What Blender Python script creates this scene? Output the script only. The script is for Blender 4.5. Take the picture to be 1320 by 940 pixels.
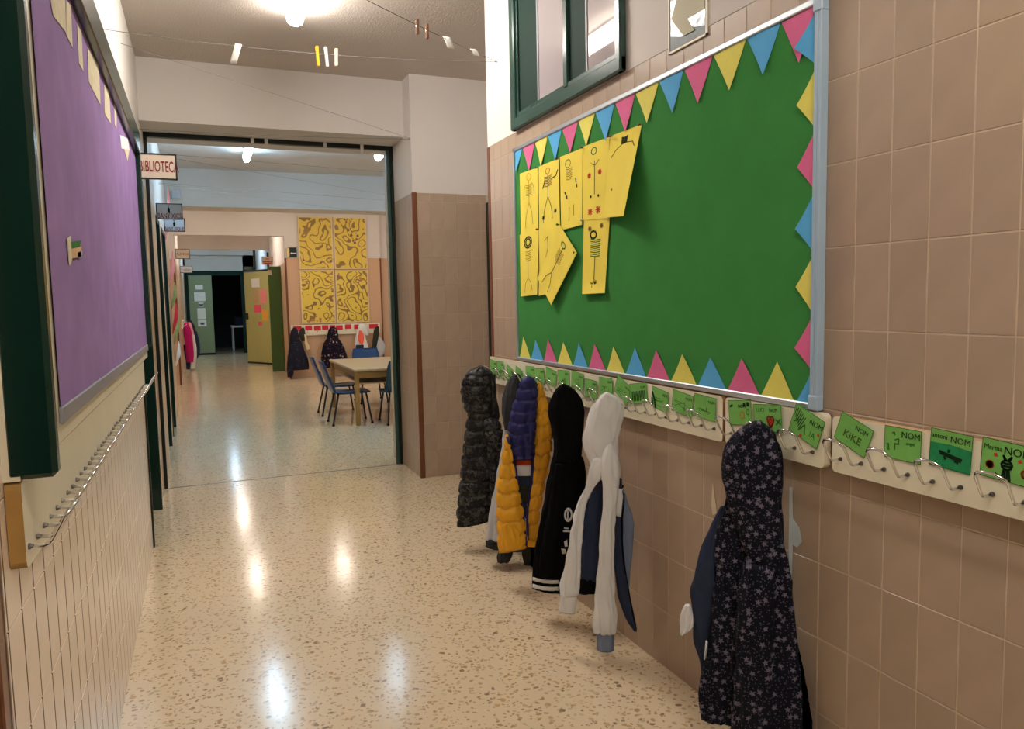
import bpy, math, random
import numpy as np
from mathutils import Matrix, Vector, noise
from mathutils.bvhtree import BVHTree

random.seed(7)
S = bpy.context.scene
for o in list(bpy.data.objects):
    bpy.data.objects.remove(o, do_unlink=True)
COL = S.collection

# ------------------------------------------------------------------ camera
F, YAW, PIT, ROLL, H = 966.83, 0.392099, 0.0864932, -0.0206874, 1.30
_fw = np.array([math.sin(YAW)*math.cos(PIT), math.cos(YAW)*math.cos(PIT), -math.sin(PIT)])
_rt = np.array([math.cos(YAW), -math.sin(YAW), 0.0])
_up = np.cross(_rt, _fw)
_r = _rt*math.cos(ROLL) + _up*math.sin(ROLL)
_u = -_rt*math.sin(ROLL) + _up*math.cos(ROLL)
cam_d = bpy.data.cameras.new('camera'); cam = bpy.data.objects.new('camera', cam_d); COL.objects.link(cam)
cam_d.sensor_fit = 'HORIZONTAL'; cam_d.sensor_width = 36.0; cam_d.lens = F/1320*36
cam_d.clip_start = 0.02; cam_d.clip_end = 200
M = Matrix(((_r[0], _u[0], -_fw[0], 0), (_r[1], _u[1], -_fw[1], 0), (_r[2], _u[2], -_fw[2], H), (0, 0, 0, 1)))
cam.matrix_world = M
S.camera = cam

# ------------------------------------------------------------------ world / exposure
W = bpy.data.worlds.new('world'); S.world = W; W.use_nodes = True
W.node_tree.nodes['Background'].inputs[0].default_value = (0.6, 0.65, 0.7, 1)
W.node_tree.nodes['Background'].inputs[1].default_value = 0.15
S.view_settings.view_transform = 'Standard'; S.view_settings.look = 'None'
S.view_settings.gamma = 1.0; S.view_settings.use_curve_mapping = False
S.view_settings.exposure = 0.12
# lamp strengths (radiance of the diffusers), used in the lamp builder
NEAR_L, NEAR_C = 37.0, (1.0, 0.94, 0.86)
COOL_L, COOL_C = 23.0, (0.50, 0.77, 1.0)
WARM_L, WARM_C = 27.0, (1.0, 0.87, 0.75)
D_L = 52.0

# ------------------------------------------------------------------ pixel helpers (photo 1320x940)
def ray(x, y): return _r*(x-660)/F + _u*(470-y)/F + _fw
CAMP = np.array([0, 0, H])
def pX(x, y, c): d = ray(x, y); return d*(c/d[0]) + CAMP
def pY(x, y, c): d = ray(x, y); return d*(c/d[1]) + CAMP
def pZ(x, y, c): d = ray(x, y); return d*((c-H)/d[2]) + CAMP

XR, XL = 1.446, -0.2975       # near corridor wall faces
TOP = 2.10                    # top of the tiled wainscot

# ------------------------------------------------------------------ materials
def lin(c):
    return tuple((v/255/12.92 if v/255 <= 0.04045 else ((v/255+0.055)/1.055)**2.4) for v in c)
MATS = {}
def nodes(name):
    m = bpy.data.materials.new(name); m.use_nodes = True; MATS[name] = m
    nt = m.node_tree; b = nt.nodes['Principled BSDF']
    return m, nt, b
def N(nt, t, **k):
    n = nt.nodes.new(t)
    for a, v in k.items():
        if a.startswith('i_'): n.inputs[a[2:].replace('_', ' ')].default_value = v
        else: setattr(n, a, v)
    return n
def mat(name, rgb, rough=0.6, spec=0.5, var=0.0, nscale=30.0, bump=0.0, bscale=200.0, metal=0.0, rand=0.0, sheen=0.0, rvar=0.0):
    """plain surface with procedural grain: colour noise, fine bump, optional per-object variation"""
    m, nt, b = nodes(name)
    b.inputs['Roughness'].default_value = rough; b.inputs['Specular IOR Level'].default_value = spec
    b.inputs['Metallic'].default_value = metal
    if sheen: b.inputs['Sheen Weight'].default_value = sheen
    tc = N(nt, 'ShaderNodeTexCoord')
    no = N(nt, 'ShaderNodeTexNoise'); no.inputs['Scale'].default_value = nscale; no.inputs['Detail'].default_value = 5
    nt.links.new(tc.outputs['Object'], no.inputs['Vector'])
    mr = N(nt, 'ShaderNodeMapRange'); mr.inputs['From Min'].default_value = .25; mr.inputs['From Max'].default_value = .75
    mr.inputs['To Min'].default_value = 1-var; mr.inputs['To Max'].default_value = 1+var
    nt.links.new(no.outputs['Fac'], mr.inputs['Value'])
    val = mr.outputs['Result']
    if rand:
        oi = N(nt, 'ShaderNodeObjectInfo'); m2 = N(nt, 'ShaderNodeMapRange')
        m2.inputs['To Min'].default_value = 1-rand; m2.inputs['To Max'].default_value = 1+rand
        nt.links.new(oi.outputs['Random'], m2.inputs['Value'])
        mu = N(nt, 'ShaderNodeMath', operation='MULTIPLY'); nt.links.new(val, mu.inputs[0]); nt.links.new(m2.outputs['Result'], mu.inputs[1]); val = mu.outputs[0]
    hs = N(nt, 'ShaderNodeMix', data_type='RGBA', blend_type='MULTIPLY'); hs.inputs['Factor'].default_value = 1
    hs.inputs[6].default_value = (*lin(rgb), 1); nt.links.new(val, hs.inputs[7])
    nt.links.new(hs.outputs[2], b.inputs['Base Color'])
    if rvar:
        m3 = N(nt, 'ShaderNodeMapRange'); m3.inputs['To Min'].default_value = rough-rvar; m3.inputs['To Max'].default_value = rough+rvar
        nt.links.new(no.outputs['Fac'], m3.inputs['Value']); nt.links.new(m3.outputs['Result'], b.inputs['Roughness'])
    if bump:
        n2 = N(nt, 'ShaderNodeTexNoise'); n2.inputs['Scale'].default_value = bscale; n2.inputs['Detail'].default_value = 3
        nt.links.new(tc.outputs['Object'], n2.inputs['Vector'])
        bp = N(nt, 'ShaderNodeBump'); bp.inputs['Strength'].default_value = bump; bp.inputs['Distance'].default_value = .004
        nt.links.new(n2.outputs['Fac'], bp.inputs['Height']); nt.links.new(bp.outputs['Normal'], b.inputs['Normal'])
    return m
def emit(name, rgb, s):
    m, nt, b = nodes(name)
    b.inputs['Base Color'].default_value = (.8, .8, .8, 1)
    b.inputs['Emission Color'].default_value = (*rgb, 1); b.inputs['Emission Strength'].default_value = s
    return m

def terrazzo():
    m, nt, b = nodes('terrazzo')
    tc = N(nt, 'ShaderNodeTexCoord')
    nz = N(nt, 'ShaderNodeTexNoise'); nz.inputs['Scale'].default_value = 26; nz.inputs['Detail'].default_value = 2
    nt.links.new(tc.outputs['Object'], nz.inputs['Vector'])
    va = N(nt, 'ShaderNodeVectorMath', operation='MULTIPLY_ADD'); va.inputs[1].default_value = (.035, .035, .035)
    nt.links.new(nz.outputs['Color'], va.inputs[0]); nt.links.new(tc.outputs['Object'], va.inputs[2])
    base = (*lin((230, 211, 178)), 1)
    last = None
    for sc, th, cols in ((38, .32, [(208, 186, 150), (198, 164, 122), (196, 176, 146), (188, 152, 110), (218, 200, 168), (150, 126, 102), (206, 172, 128), (200, 182, 152)]),
                         (62, .34, [(194, 166, 128), (208, 188, 154), (172, 146, 114), (198, 168, 128)])):
        v = N(nt, 'ShaderNodeTexVoronoi'); v.inputs['Scale'].default_value = sc
        nt.links.new(va.outputs[0], v.inputs['Vector'])
        lt = N(nt, 'ShaderNodeMapRange', interpolation_type='SMOOTHSTEP'); lt.inputs['From Min'].default_value = th-.05; lt.inputs['From Max'].default_value = th+.05
        lt.inputs['To Min'].default_value = 1; lt.inputs['To Max'].default_value = 0
        nt.links.new(v.outputs['Distance'], lt.inputs['Value'])
        sp = N(nt, 'ShaderNodeSeparateColor'); nt.links.new(v.outputs['Color'], sp.inputs[0])
        cr = N(nt, 'ShaderNodeValToRGB'); cr.color_ramp.interpolation = 'CONSTANT'
        el = cr.color_ramp.elements
        for i, c in enumerate(cols):
            e = el[i] if i < 2 else el.new(i/len(cols))
            e.position = i/len(cols); e.color = (*lin(c), 1)
        nt.links.new(sp.outputs[0], cr.inputs[0])
        pr = N(nt, 'ShaderNodeMath', operation='GREATER_THAN'); pr.inputs[1].default_value = .35
        nt.links.new(sp.outputs[1], pr.inputs[0])
        mk = N(nt, 'ShaderNodeMath', operation='MULTIPLY'); nt.links.new(lt.outputs['Result'], mk.inputs[0]); nt.links.new(pr.outputs[0], mk.inputs[1])
        mx = N(nt, 'ShaderNodeMix', data_type='RGBA')
        nt.links.new(mk.outputs[0], mx.inputs['Factor'])
        if last is None: mx.inputs[6].default_value = base
        else: nt.links.new(last, mx.inputs[6])
        nt.links.new(cr.outputs[0], mx.inputs[7]); last = mx.outputs[2]
    n3 = N(nt, 'ShaderNodeTexNoise'); n3.inputs['Scale'].default_value = 1.3
    nt.links.new(tc.outputs['Object'], n3.inputs['Vector'])
    mr = N(nt, 'ShaderNodeMapRange'); mr.inputs['To Min'].default_value = .9; mr.inputs['To Max'].default_value = 1.06
    nt.links.new(n3.outputs['Fac'], mr.inputs['Value'])
    mm = N(nt, 'ShaderNodeMix', data_type='RGBA', blend_type='MULTIPLY'); mm.inputs['Factor'].default_value = 1
    nt.links.new(last, mm.inputs[6]); nt.links.new(mr.outputs['Result'], mm.inputs[7])
    nt.links.new(mm.outputs[2], b.inputs['Base Color'])
    n4 = N(nt, 'ShaderNodeTexNoise'); n4.inputs['Scale'].default_value = 5; n4.inputs['Detail'].default_value = 5
    nt.links.new(tc.outputs['Object'], n4.inputs['Vector'])
    m4 = N(nt, 'ShaderNodeMapRange'); m4.inputs['To Min'].default_value = .09; m4.inputs['To Max'].default_value = .20
    nt.links.new(n4.outputs['Fac'], m4.inputs['Value']); nt.links.new(m4.outputs['Result'], b.inputs['Roughness'])
    n5 = N(nt, 'ShaderNodeTexNoise'); n5.inputs['Scale'].default_value = 7
    nt.links.new(tc.outputs['Object'], n5.inputs['Vector'])
    bp = N(nt, 'ShaderNodeBump'); bp.inputs['Strength'].default_value = .06; bp.inputs['Distance'].default_value = .01
    nt.links.new(n5.outputs['Fac'], bp.inputs['Height']); nt.links.new(bp.outputs['Normal'], b.inputs['Normal'])
    b.inputs['Specular IOR Level'].default_value = .62
    return m

def flecks(name, base, cols, scale, th, rough=.8, warp=.01):
    """cloth with scattered printed flecks (flowers, camouflage)"""
    m, nt, b = nodes(name); b.inputs['Roughness'].default_value = rough; b.inputs['Specular IOR Level'].default_value = .2
    tc = N(nt, 'ShaderNodeTexCoord')
    nz = N(nt, 'ShaderNodeTexNoise'); nz.inputs['Scale'].default_value = scale*2.2; nz.inputs['Detail'].default_value = 3
    nt.links.new(tc.outputs['Object'], nz.inputs['Vector'])
    va = N(nt, 'ShaderNodeVectorMath', operation='MULTIPLY_ADD'); va.inputs[1].default_value = (warp,)*3
    nt.links.new(nz.outputs['Color'], va.inputs[0]); nt.links.new(tc.outputs['Object'], va.inputs[2])
    last = None
    for k, (c, sc, t) in enumerate(zip(cols, scale*np.array([1, 1.9, 3.1, 1.4]), th)):
        v = N(nt, 'ShaderNodeTexVoronoi'); v.inputs['Scale'].default_value = float(sc); nt.links.new(va.outputs[0], v.inputs['Vector'])
        lt = N(nt, 'ShaderNodeMapRange', interpolation_type='SMOOTHSTEP'); lt.inputs['From Min'].default_value = t*.75; lt.inputs['From Max'].default_value = t
        lt.inputs['To Min'].default_value = 1; lt.inputs['To Max'].default_value = 0
        nt.links.new(v.outputs['Distance'], lt.inputs['Value'])
        mx = N(nt, 'ShaderNodeMix', data_type='RGBA'); nt.links.new(lt.outputs['Result'], mx.inputs['Factor'])
        if last is None: mx.inputs[6].default_value = (*lin(base), 1)
        else: nt.links.new(last, mx.inputs[6])
        mx.inputs[7].default_value = (*lin(c), 1); last = mx.outputs[2]
    nt.links.new(last, b.inputs['Base Color'])
    n2 = N(nt, 'ShaderNodeTexNoise'); n2.inputs['Scale'].default_value = 35; nt.links.new(tc.outputs['Object'], n2.inputs['Vector'])
    bp = N(nt, 'ShaderNodeBump'); bp.inputs['Strength'].default_value = .4; bp.inputs['Distance'].default_value = .006
    nt.links.new(n2.outputs['Fac'], bp.inputs['Height']); nt.links.new(bp.outputs['Normal'], b.inputs['Normal'])
    return m

def tiled(name, rgb, grout, px, pz, axis, rough=.3):
    """far wainscot: tile joints too fine to build"""
    m, nt, b = nodes(name); b.inputs['Roughness'].default_value = rough
    tc = N(nt, 'ShaderNodeTexCoord'); sp = N(nt, 'ShaderNodeSeparateXYZ'); nt.links.new(tc.outputs['Object'], sp.inputs[0])
    last = None
    for out, p in ((sp.outputs[axis], px), (sp.outputs[2], pz)):
        d = N(nt, 'ShaderNodeMath', operation='PINGPONG'); d.inputs[1].default_value = p/2; nt.links.new(out, d.inputs[0])
        g = N(nt, 'ShaderNodeMath', operation='LESS_THAN'); g.inputs[1].default_value = .0015; nt.links.new(d.outputs[0], g.inputs[0])
        if last is None: last = g.outputs[0]
        else:
            mxx = N(nt, 'ShaderNodeMath', operation='MAXIMUM'); nt.links.new(last, mxx.inputs[0]); nt.links.new(g.outputs[0], mxx.inputs[1]); last = mxx.outputs[0]
    mx = N(nt, 'ShaderNodeMix', data_type='RGBA'); nt.links.new(last, mx.inputs['Factor'])
    mx.inputs[6].default_value = (*lin(rgb), 1); mx.inputs[7].default_value = (*lin(grout), 1)
    nt.links.new(mx.outputs[2], b.inputs['Base Color'])
    return m

TILE = (172, 151, 130)
mat('tile', TILE, .28, .5, var=.05, nscale=9, rand=.045, bump=.05, bscale=25)
mat('tile_left_lit', (232, 213, 194), .2, .5, var=.04, nscale=9, rand=.03, bump=.05, bscale=25)  # lighter than the right-wall tile: grazing reflection put into the colour
mat('grout', (206, 190, 168), .9, .1, var=.15, nscale=12)
mat('grout_left_shaded', (112, 94, 78), .9, .1, var=.15, nscale=12)  # darker than the right-wall grout: joint shade put into the colour
mat('white_wall', (218, 212, 206), .75, .2, var=.02, nscale=4, bump=.12, bscale=160)
mat('grey_wall', (206, 203, 198), .6, .3, var=.02, nscale=4, bump=.08, bscale=160)
mat('ceiling_paint', (208, 197, 187), .85, .1, var=.02, nscale=5, bump=.9, bscale=90)
tiled('tile_far', (206, 168, 134), (206, 160, 124), .0972, .2015, 0)
tiled('tile_far_side', (214, 180, 148), (170, 140, 112), .0972, .2015, 1)
mat('dark_green', (14, 44, 36), .22, .5, var=.08, nscale=6)
mat('dark_green_matt', (10, 44, 35), .7, .25, var=.1, nscale=8)
mat('window_green', (46, 78, 70), .22, .6, var=.05, nscale=6)
mat('black_green', (10, 24, 20), .35, .4)
mat('brown_trim', (112, 66, 38), .35, .5, var=.12, nscale=14)
mat('mustard_wood', (168, 130, 70), .5, .4, var=.15, nscale=16)
mat('cream_panel', (222, 214, 188), .32, .5, var=.05, nscale=5)
mat('rail_cream', (232, 226, 200), .4, .5, var=.04, nscale=8)
mat('rail_edge', (206, 168, 124), .6, .3, var=.15, nscale=30)
mat('rail_wood', (150, 106, 62), .55, .3, var=.2, nscale=25)
mat('purple_felt', (150, 122, 174), .95, .1, var=.12, nscale=7, bump=.3, bscale=300, sheen=.0)
mat('green_felt', (64, 136, 68), .95, .1, var=.06, nscale=10, bump=.3, bscale=320)
mat('aluminium', (206, 216, 226), .32, .5, metal=.85, var=.03)
mat('plastic_grey_blue', (170, 194, 214), .4, .5)
mat('plastic_grey', (140, 140, 150), .4, .5)
mat('chrome', (225, 225, 228), .12, .5, metal=1.0, var=.02)
mat('screw', (110, 106, 102), .4, .5, metal=.8)
mat('paper_pink', (222, 110, 156), .75, .2, var=.04)
mat('paper_blue', (92, 176, 230), .75, .2, var=.04)
mat('paper_yellow', (232, 224, 110), .75, .2, var=.04)
mat('sheet_yellow', (240, 220, 92), .8, .2, var=.04, nscale=12)
mat('card_green', (120, 184, 92), .7, .25, var=.07, nscale=40)
mat('card_teal', (34, 138, 84), .7, .25, var=.2, nscale=60)
mat('ink_dark', (26, 44, 26), .8, .1)
mat('ink_olive', (70, 92, 26), .8, .1)
mat('ink_brown', (118, 92, 40), .8, .1)
mat('ink_red', (190, 62, 40), .8, .1)
mat('ink_green', (60, 120, 50), .8, .1)
mat('ink_orange', (206, 120, 40), .8, .1)
mat('torn_paper', (216, 204, 176), .85, .1, var=.1, nscale=30)
mat('white_paper', (240, 238, 232), .8, .2, var=.03)
mat('sign_beige', (216, 200, 184), .5, .4)
mat('sign_grey', (190, 196, 204), .5, .4)
mat('sign_text', (132, 40, 46), .6, .3)
mat('sign_frame', (24, 26, 28), .4, .4)
mat('pane_grey', (172, 164, 166), .02, .7)  # glossy light grey of the window panes
mat('string', (120, 116, 112), .8, .1)
mat('black_knit', (12, 12, 14), .95, .1, var=.2, nscale=60, bump=.4, bscale=60, sheen=.0)
mat('white_cloth', (224, 225, 224), .85, .2, var=.04, nscale=14, bump=.25, bscale=40)
mat('grey_cloth', (186, 190, 196), .85, .2, var=.05, nscale=14, bump=.3, bscale=60)
mat('navy_cloth', (46, 54, 76), .85, .15, var=.1, nscale=20, bump=.3, bscale=50)
mat('slate_cloth', (120, 132, 156), .85, .15, var=.06, nscale=20, bump=.3, bscale=50)
mat('darkgrey_cloth', (58, 60, 64), .9, .15, var=.1, nscale=20, bump=.3, bscale=50)
mat('olive_cloth', (54, 56, 46), .9, .1, var=.1)
mat('navy_nylon', (36, 38, 98), .42, .35, var=.08, nscale=12, bump=.5, bscale=18)
mat('yellow_nylon', (234, 172, 36), .42, .4, var=.05, nscale=12, bump=.5, bscale=20)
mat('orange_cloth', (206, 84, 36), .8, .2)
mat('white_stripe', (226, 226, 226), .8, .2)
mat('magenta_cloth', (190, 30, 110), .8, .2, var=.06)
mat('pink_cloth', (238, 168, 176), .8, .2)
mat('coral_cloth', (250, 104, 84), .8, .2)
mat('cream_cloth', (226, 206, 162), .8, .2)
mat('seat_blue', (26, 64, 110), .3, .5, var=.05)
mat('seat_dark', (22, 66, 92), .35, .5, var=.05)
mat('chair_metal', (40, 36, 34), .35, .5)
mat('table_wood', (206, 172, 132), .3, .5, var=.07, nscale=12)
mat('table_leg', (164, 126, 66), .4, .4, var=.07)
mat('door_green', (136, 152, 118), .4, .4, var=.04)
mat('door_olive', (190, 186, 118), .4, .4, var=.04)
mat('door_dark', (70, 104, 52), .4, .4, var=.05)
mat('door_pink_note', (248, 96, 130), .7, .2)
mat('door_orange_note', (240, 180, 80), .7, .2)
mat('door_green_note', (140, 200, 90), .7, .2)
mat('red_card', (212, 52, 70), .7, .2)
mat('garland_pink', (240, 150, 150), .7, .2, var=.1)
mat('leaf_green', (150, 170, 110), .7, .2, var=.2)
mat('lamp_housing', (235, 235, 232), .5, .4)
mat('rubber', (22, 22, 22), .7, .3)
mat('peg_yellow', (246, 196, 40), .5, .4); mat('peg_white', (248, 246, 240), .5, .4); mat('peg_cream', (240, 228, 196), .5, .4); mat('peg_brown', (130, 92, 66), .6, .3)
mat('paint_smear', (196, 206, 206), .7, .2, var=.1)
mat('silver_foil', (126, 130, 136), .3, .5, metal=.7, var=.35, nscale=22, bump=.8, bscale=26)
mat('arrow_beige', (196, 192, 164), .6, .3)
mat('slate_card', (78, 92, 92), .4, .4, var=.15)
def floral(name, base, petal, dot, scale, sdir):
    """printed five-petal flowers and small dots on dark cloth"""
    m, nt, b = nodes(name); b.inputs['Roughness'].default_value = .8; b.inputs['Specular IOR Level'].default_value = .2
    tc = N(nt, 'ShaderNodeTexCoord')
    dt = N(nt, 'ShaderNodeVectorMath', operation='DOT_PRODUCT'); dt.inputs[1].default_value = sdir; nt.links.new(tc.outputs['Object'], dt.inputs[0])
    sx = N(nt, 'ShaderNodeSeparateXYZ'); nt.links.new(tc.outputs['Object'], sx.inputs[0])
    cb = N(nt, 'ShaderNodeCombineXYZ'); nt.links.new(dt.outputs['Value'], cb.inputs[0]); nt.links.new(sx.outputs[2], cb.inputs[1])
    last = None
    for sc, pr, pa, cc, pet in ((scale, .25, .07, petal, 5), (scale*1.63, .16, .06, dot, 4), (scale*2.6, .15, .03, petal, 3)):
        v = N(nt, 'ShaderNodeTexVoronoi', voronoi_dimensions='2D'); v.inputs['Scale'].default_value = sc; nt.links.new(cb.outputs[0], v.inputs['Vector'])
        sb = N(nt, 'ShaderNodeVectorMath', operation='SUBTRACT'); nt.links.new(cb.outputs[0], sb.inputs[0]); nt.links.new(v.outputs['Position'], sb.inputs[1])
        s2 = N(nt, 'ShaderNodeSeparateXYZ'); nt.links.new(sb.outputs[0], s2.inputs[0])
        at = N(nt, 'ShaderNodeMath', operation='ARCTAN2'); nt.links.new(s2.outputs[1], at.inputs[0]); nt.links.new(s2.outputs[0], at.inputs[1])
        sp = N(nt, 'ShaderNodeSeparateColor'); nt.links.new(v.outputs['Color'], sp.inputs[0])
        ma = N(nt, 'ShaderNodeMath', operation='MULTIPLY_ADD'); ma.inputs[1].default_value = pet; nt.links.new(at.outputs[0], ma.inputs[0])
        m6 = N(nt, 'ShaderNodeMath', operation='MULTIPLY'); m6.inputs[1].default_value = 6.28; nt.links.new(sp.outputs[0], m6.inputs[0]); nt.links.new(m6.outputs[0], ma.inputs[2])
        co = N(nt, 'ShaderNodeMath', operation='COSINE'); nt.links.new(ma.outputs[0], co.inputs[0])
        rr = N(nt, 'ShaderNodeMath', operation='MULTIPLY_ADD'); rr.inputs[1].default_value = pa; rr.inputs[2].default_value = pr; nt.links.new(co.outputs[0], rr.inputs[0])
        df = N(nt, 'ShaderNodeMath', operation='SUBTRACT'); nt.links.new(rr.outputs[0], df.inputs[0]); nt.links.new(v.outputs['Distance'], df.inputs[1])
        mk = N(nt, 'ShaderNodeMapRange'); mk.inputs['From Min'].default_value = 0; mk.inputs['From Max'].default_value = .10; nt.links.new(df.outputs[0], mk.inputs['Value'])
        g = N(nt, 'ShaderNodeMath', operation='GREATER_THAN'); g.inputs[1].default_value = .22; nt.links.new(sp.outputs[1], g.inputs[0])
        mu = N(nt, 'ShaderNodeMath', operation='MULTIPLY'); nt.links.new(mk.outputs[0], mu.inputs[0]); nt.links.new(g.outputs[0], mu.inputs[1])
        mx = N(nt, 'ShaderNodeMix', data_type='RGBA'); nt.links.new(mu.outputs[0], mx.inputs['Factor'])
        if last is None: mx.inputs[6].default_value = (*lin(base), 1)
        else: nt.links.new(last, mx.inputs[6])
        mx.inputs[7].default_value = (*lin(cc), 1); last = mx.outputs[2]
    nt.links.new(last, b.inputs['Base Color'])
    n2 = N(nt, 'ShaderNodeTexNoise'); n2.inputs['Scale'].default_value = 35; nt.links.new(tc.outputs['Object'], n2.inputs['Vector'])
    bp = N(nt, 'ShaderNodeBump'); bp.inputs['Strength'].default_value = .4; bp.inputs['Distance'].default_value = .006
    nt.links.new(n2.outputs['Fac'], bp.inputs['Height']); nt.links.new(bp.outputs['Normal'], b.inputs['Normal'])
floral('floral_cloth', (11, 14, 28), (112, 106, 122), (88, 82, 102), 37, (.764, -.645, 0))
flecks('camo_nylon', (30, 30, 32), [(66, 66, 64), (14, 14, 16), (86, 84, 80)], 22, (.5, .42, .28), .42, .06)
flecks('night_floral', (16, 18, 36), [(190, 170, 150), (200, 90, 80)], 14, (.22, .2), .8, .02)
flecks('navy_puff', (26, 26, 42), [(44, 46, 66), (18, 18, 30)], 18, (.4, .3), .6, .05)
def meander(name, base, line, dots, scale):
    m, nt, b = nodes(name); b.inputs['Roughness'].default_value = .6
    tc = N(nt, 'ShaderNodeTexCoord')
    no = N(nt, 'ShaderNodeTexNoise'); no.inputs['Scale'].default_value = scale; no.inputs['Detail'].default_value = 1.5; nt.links.new(tc.outputs['Object'], no.inputs['Vector'])
    pp = N(nt, 'ShaderNodeMath', operation='PINGPONG'); pp.inputs[1].default_value = .06; nt.links.new(no.outputs['Fac'], pp.inputs[0])
    lt = N(nt, 'ShaderNodeMath', operation='LESS_THAN'); lt.inputs[1].default_value = .017; nt.links.new(pp.outputs[0], lt.inputs[0])
    mx = N(nt, 'ShaderNodeMix', data_type='RGBA'); nt.links.new(lt.outputs[0], mx.inputs['Factor']); mx.inputs[6].default_value = (*lin(base), 1); mx.inputs[7].default_value = (*lin(line), 1)
    v = N(nt, 'ShaderNodeTexVoronoi'); v.inputs['Scale'].default_value = 16; nt.links.new(tc.outputs['Object'], v.inputs['Vector'])
    n2 = N(nt, 'ShaderNodeTexNoise'); n2.inputs['Scale'].default_value = 2.6; nt.links.new(tc.outputs['Object'], n2.inputs['Vector'])
    l2 = N(nt, 'ShaderNodeMath', operation='LESS_THAN'); l2.inputs[1].default_value = .36; nt.links.new(v.outputs['Distance'], l2.inputs[0])
    g2 = N(nt, 'ShaderNodeMath', operation='GREATER_THAN'); g2.inputs[1].default_value = .58; nt.links.new(n2.outputs['Fac'], g2.inputs[0])
    ml = N(nt, 'ShaderNodeMath', operation='MULTIPLY'); nt.links.new(l2.outputs[0], ml.inputs[0]); nt.links.new(g2.outputs[0], ml.inputs[1])
    m2 = N(nt, 'ShaderNodeMix', data_type='RGBA'); nt.links.new(ml.outputs[0], m2.inputs['Factor']); nt.links.new(mx.outputs[2], m2.inputs[6]); m2.inputs[7].default_value = (*lin(dots), 1)
    nt.links.new(m2.outputs[2], b.inputs['Base Color'])
meander('art_print', (224, 194, 80), (150, 118, 66), (120, 84, 74), 3.2)
meander('art_print_b', (226, 198, 78), (142, 108, 62), (176, 120, 96), 3.8)
terrazzo()

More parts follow.
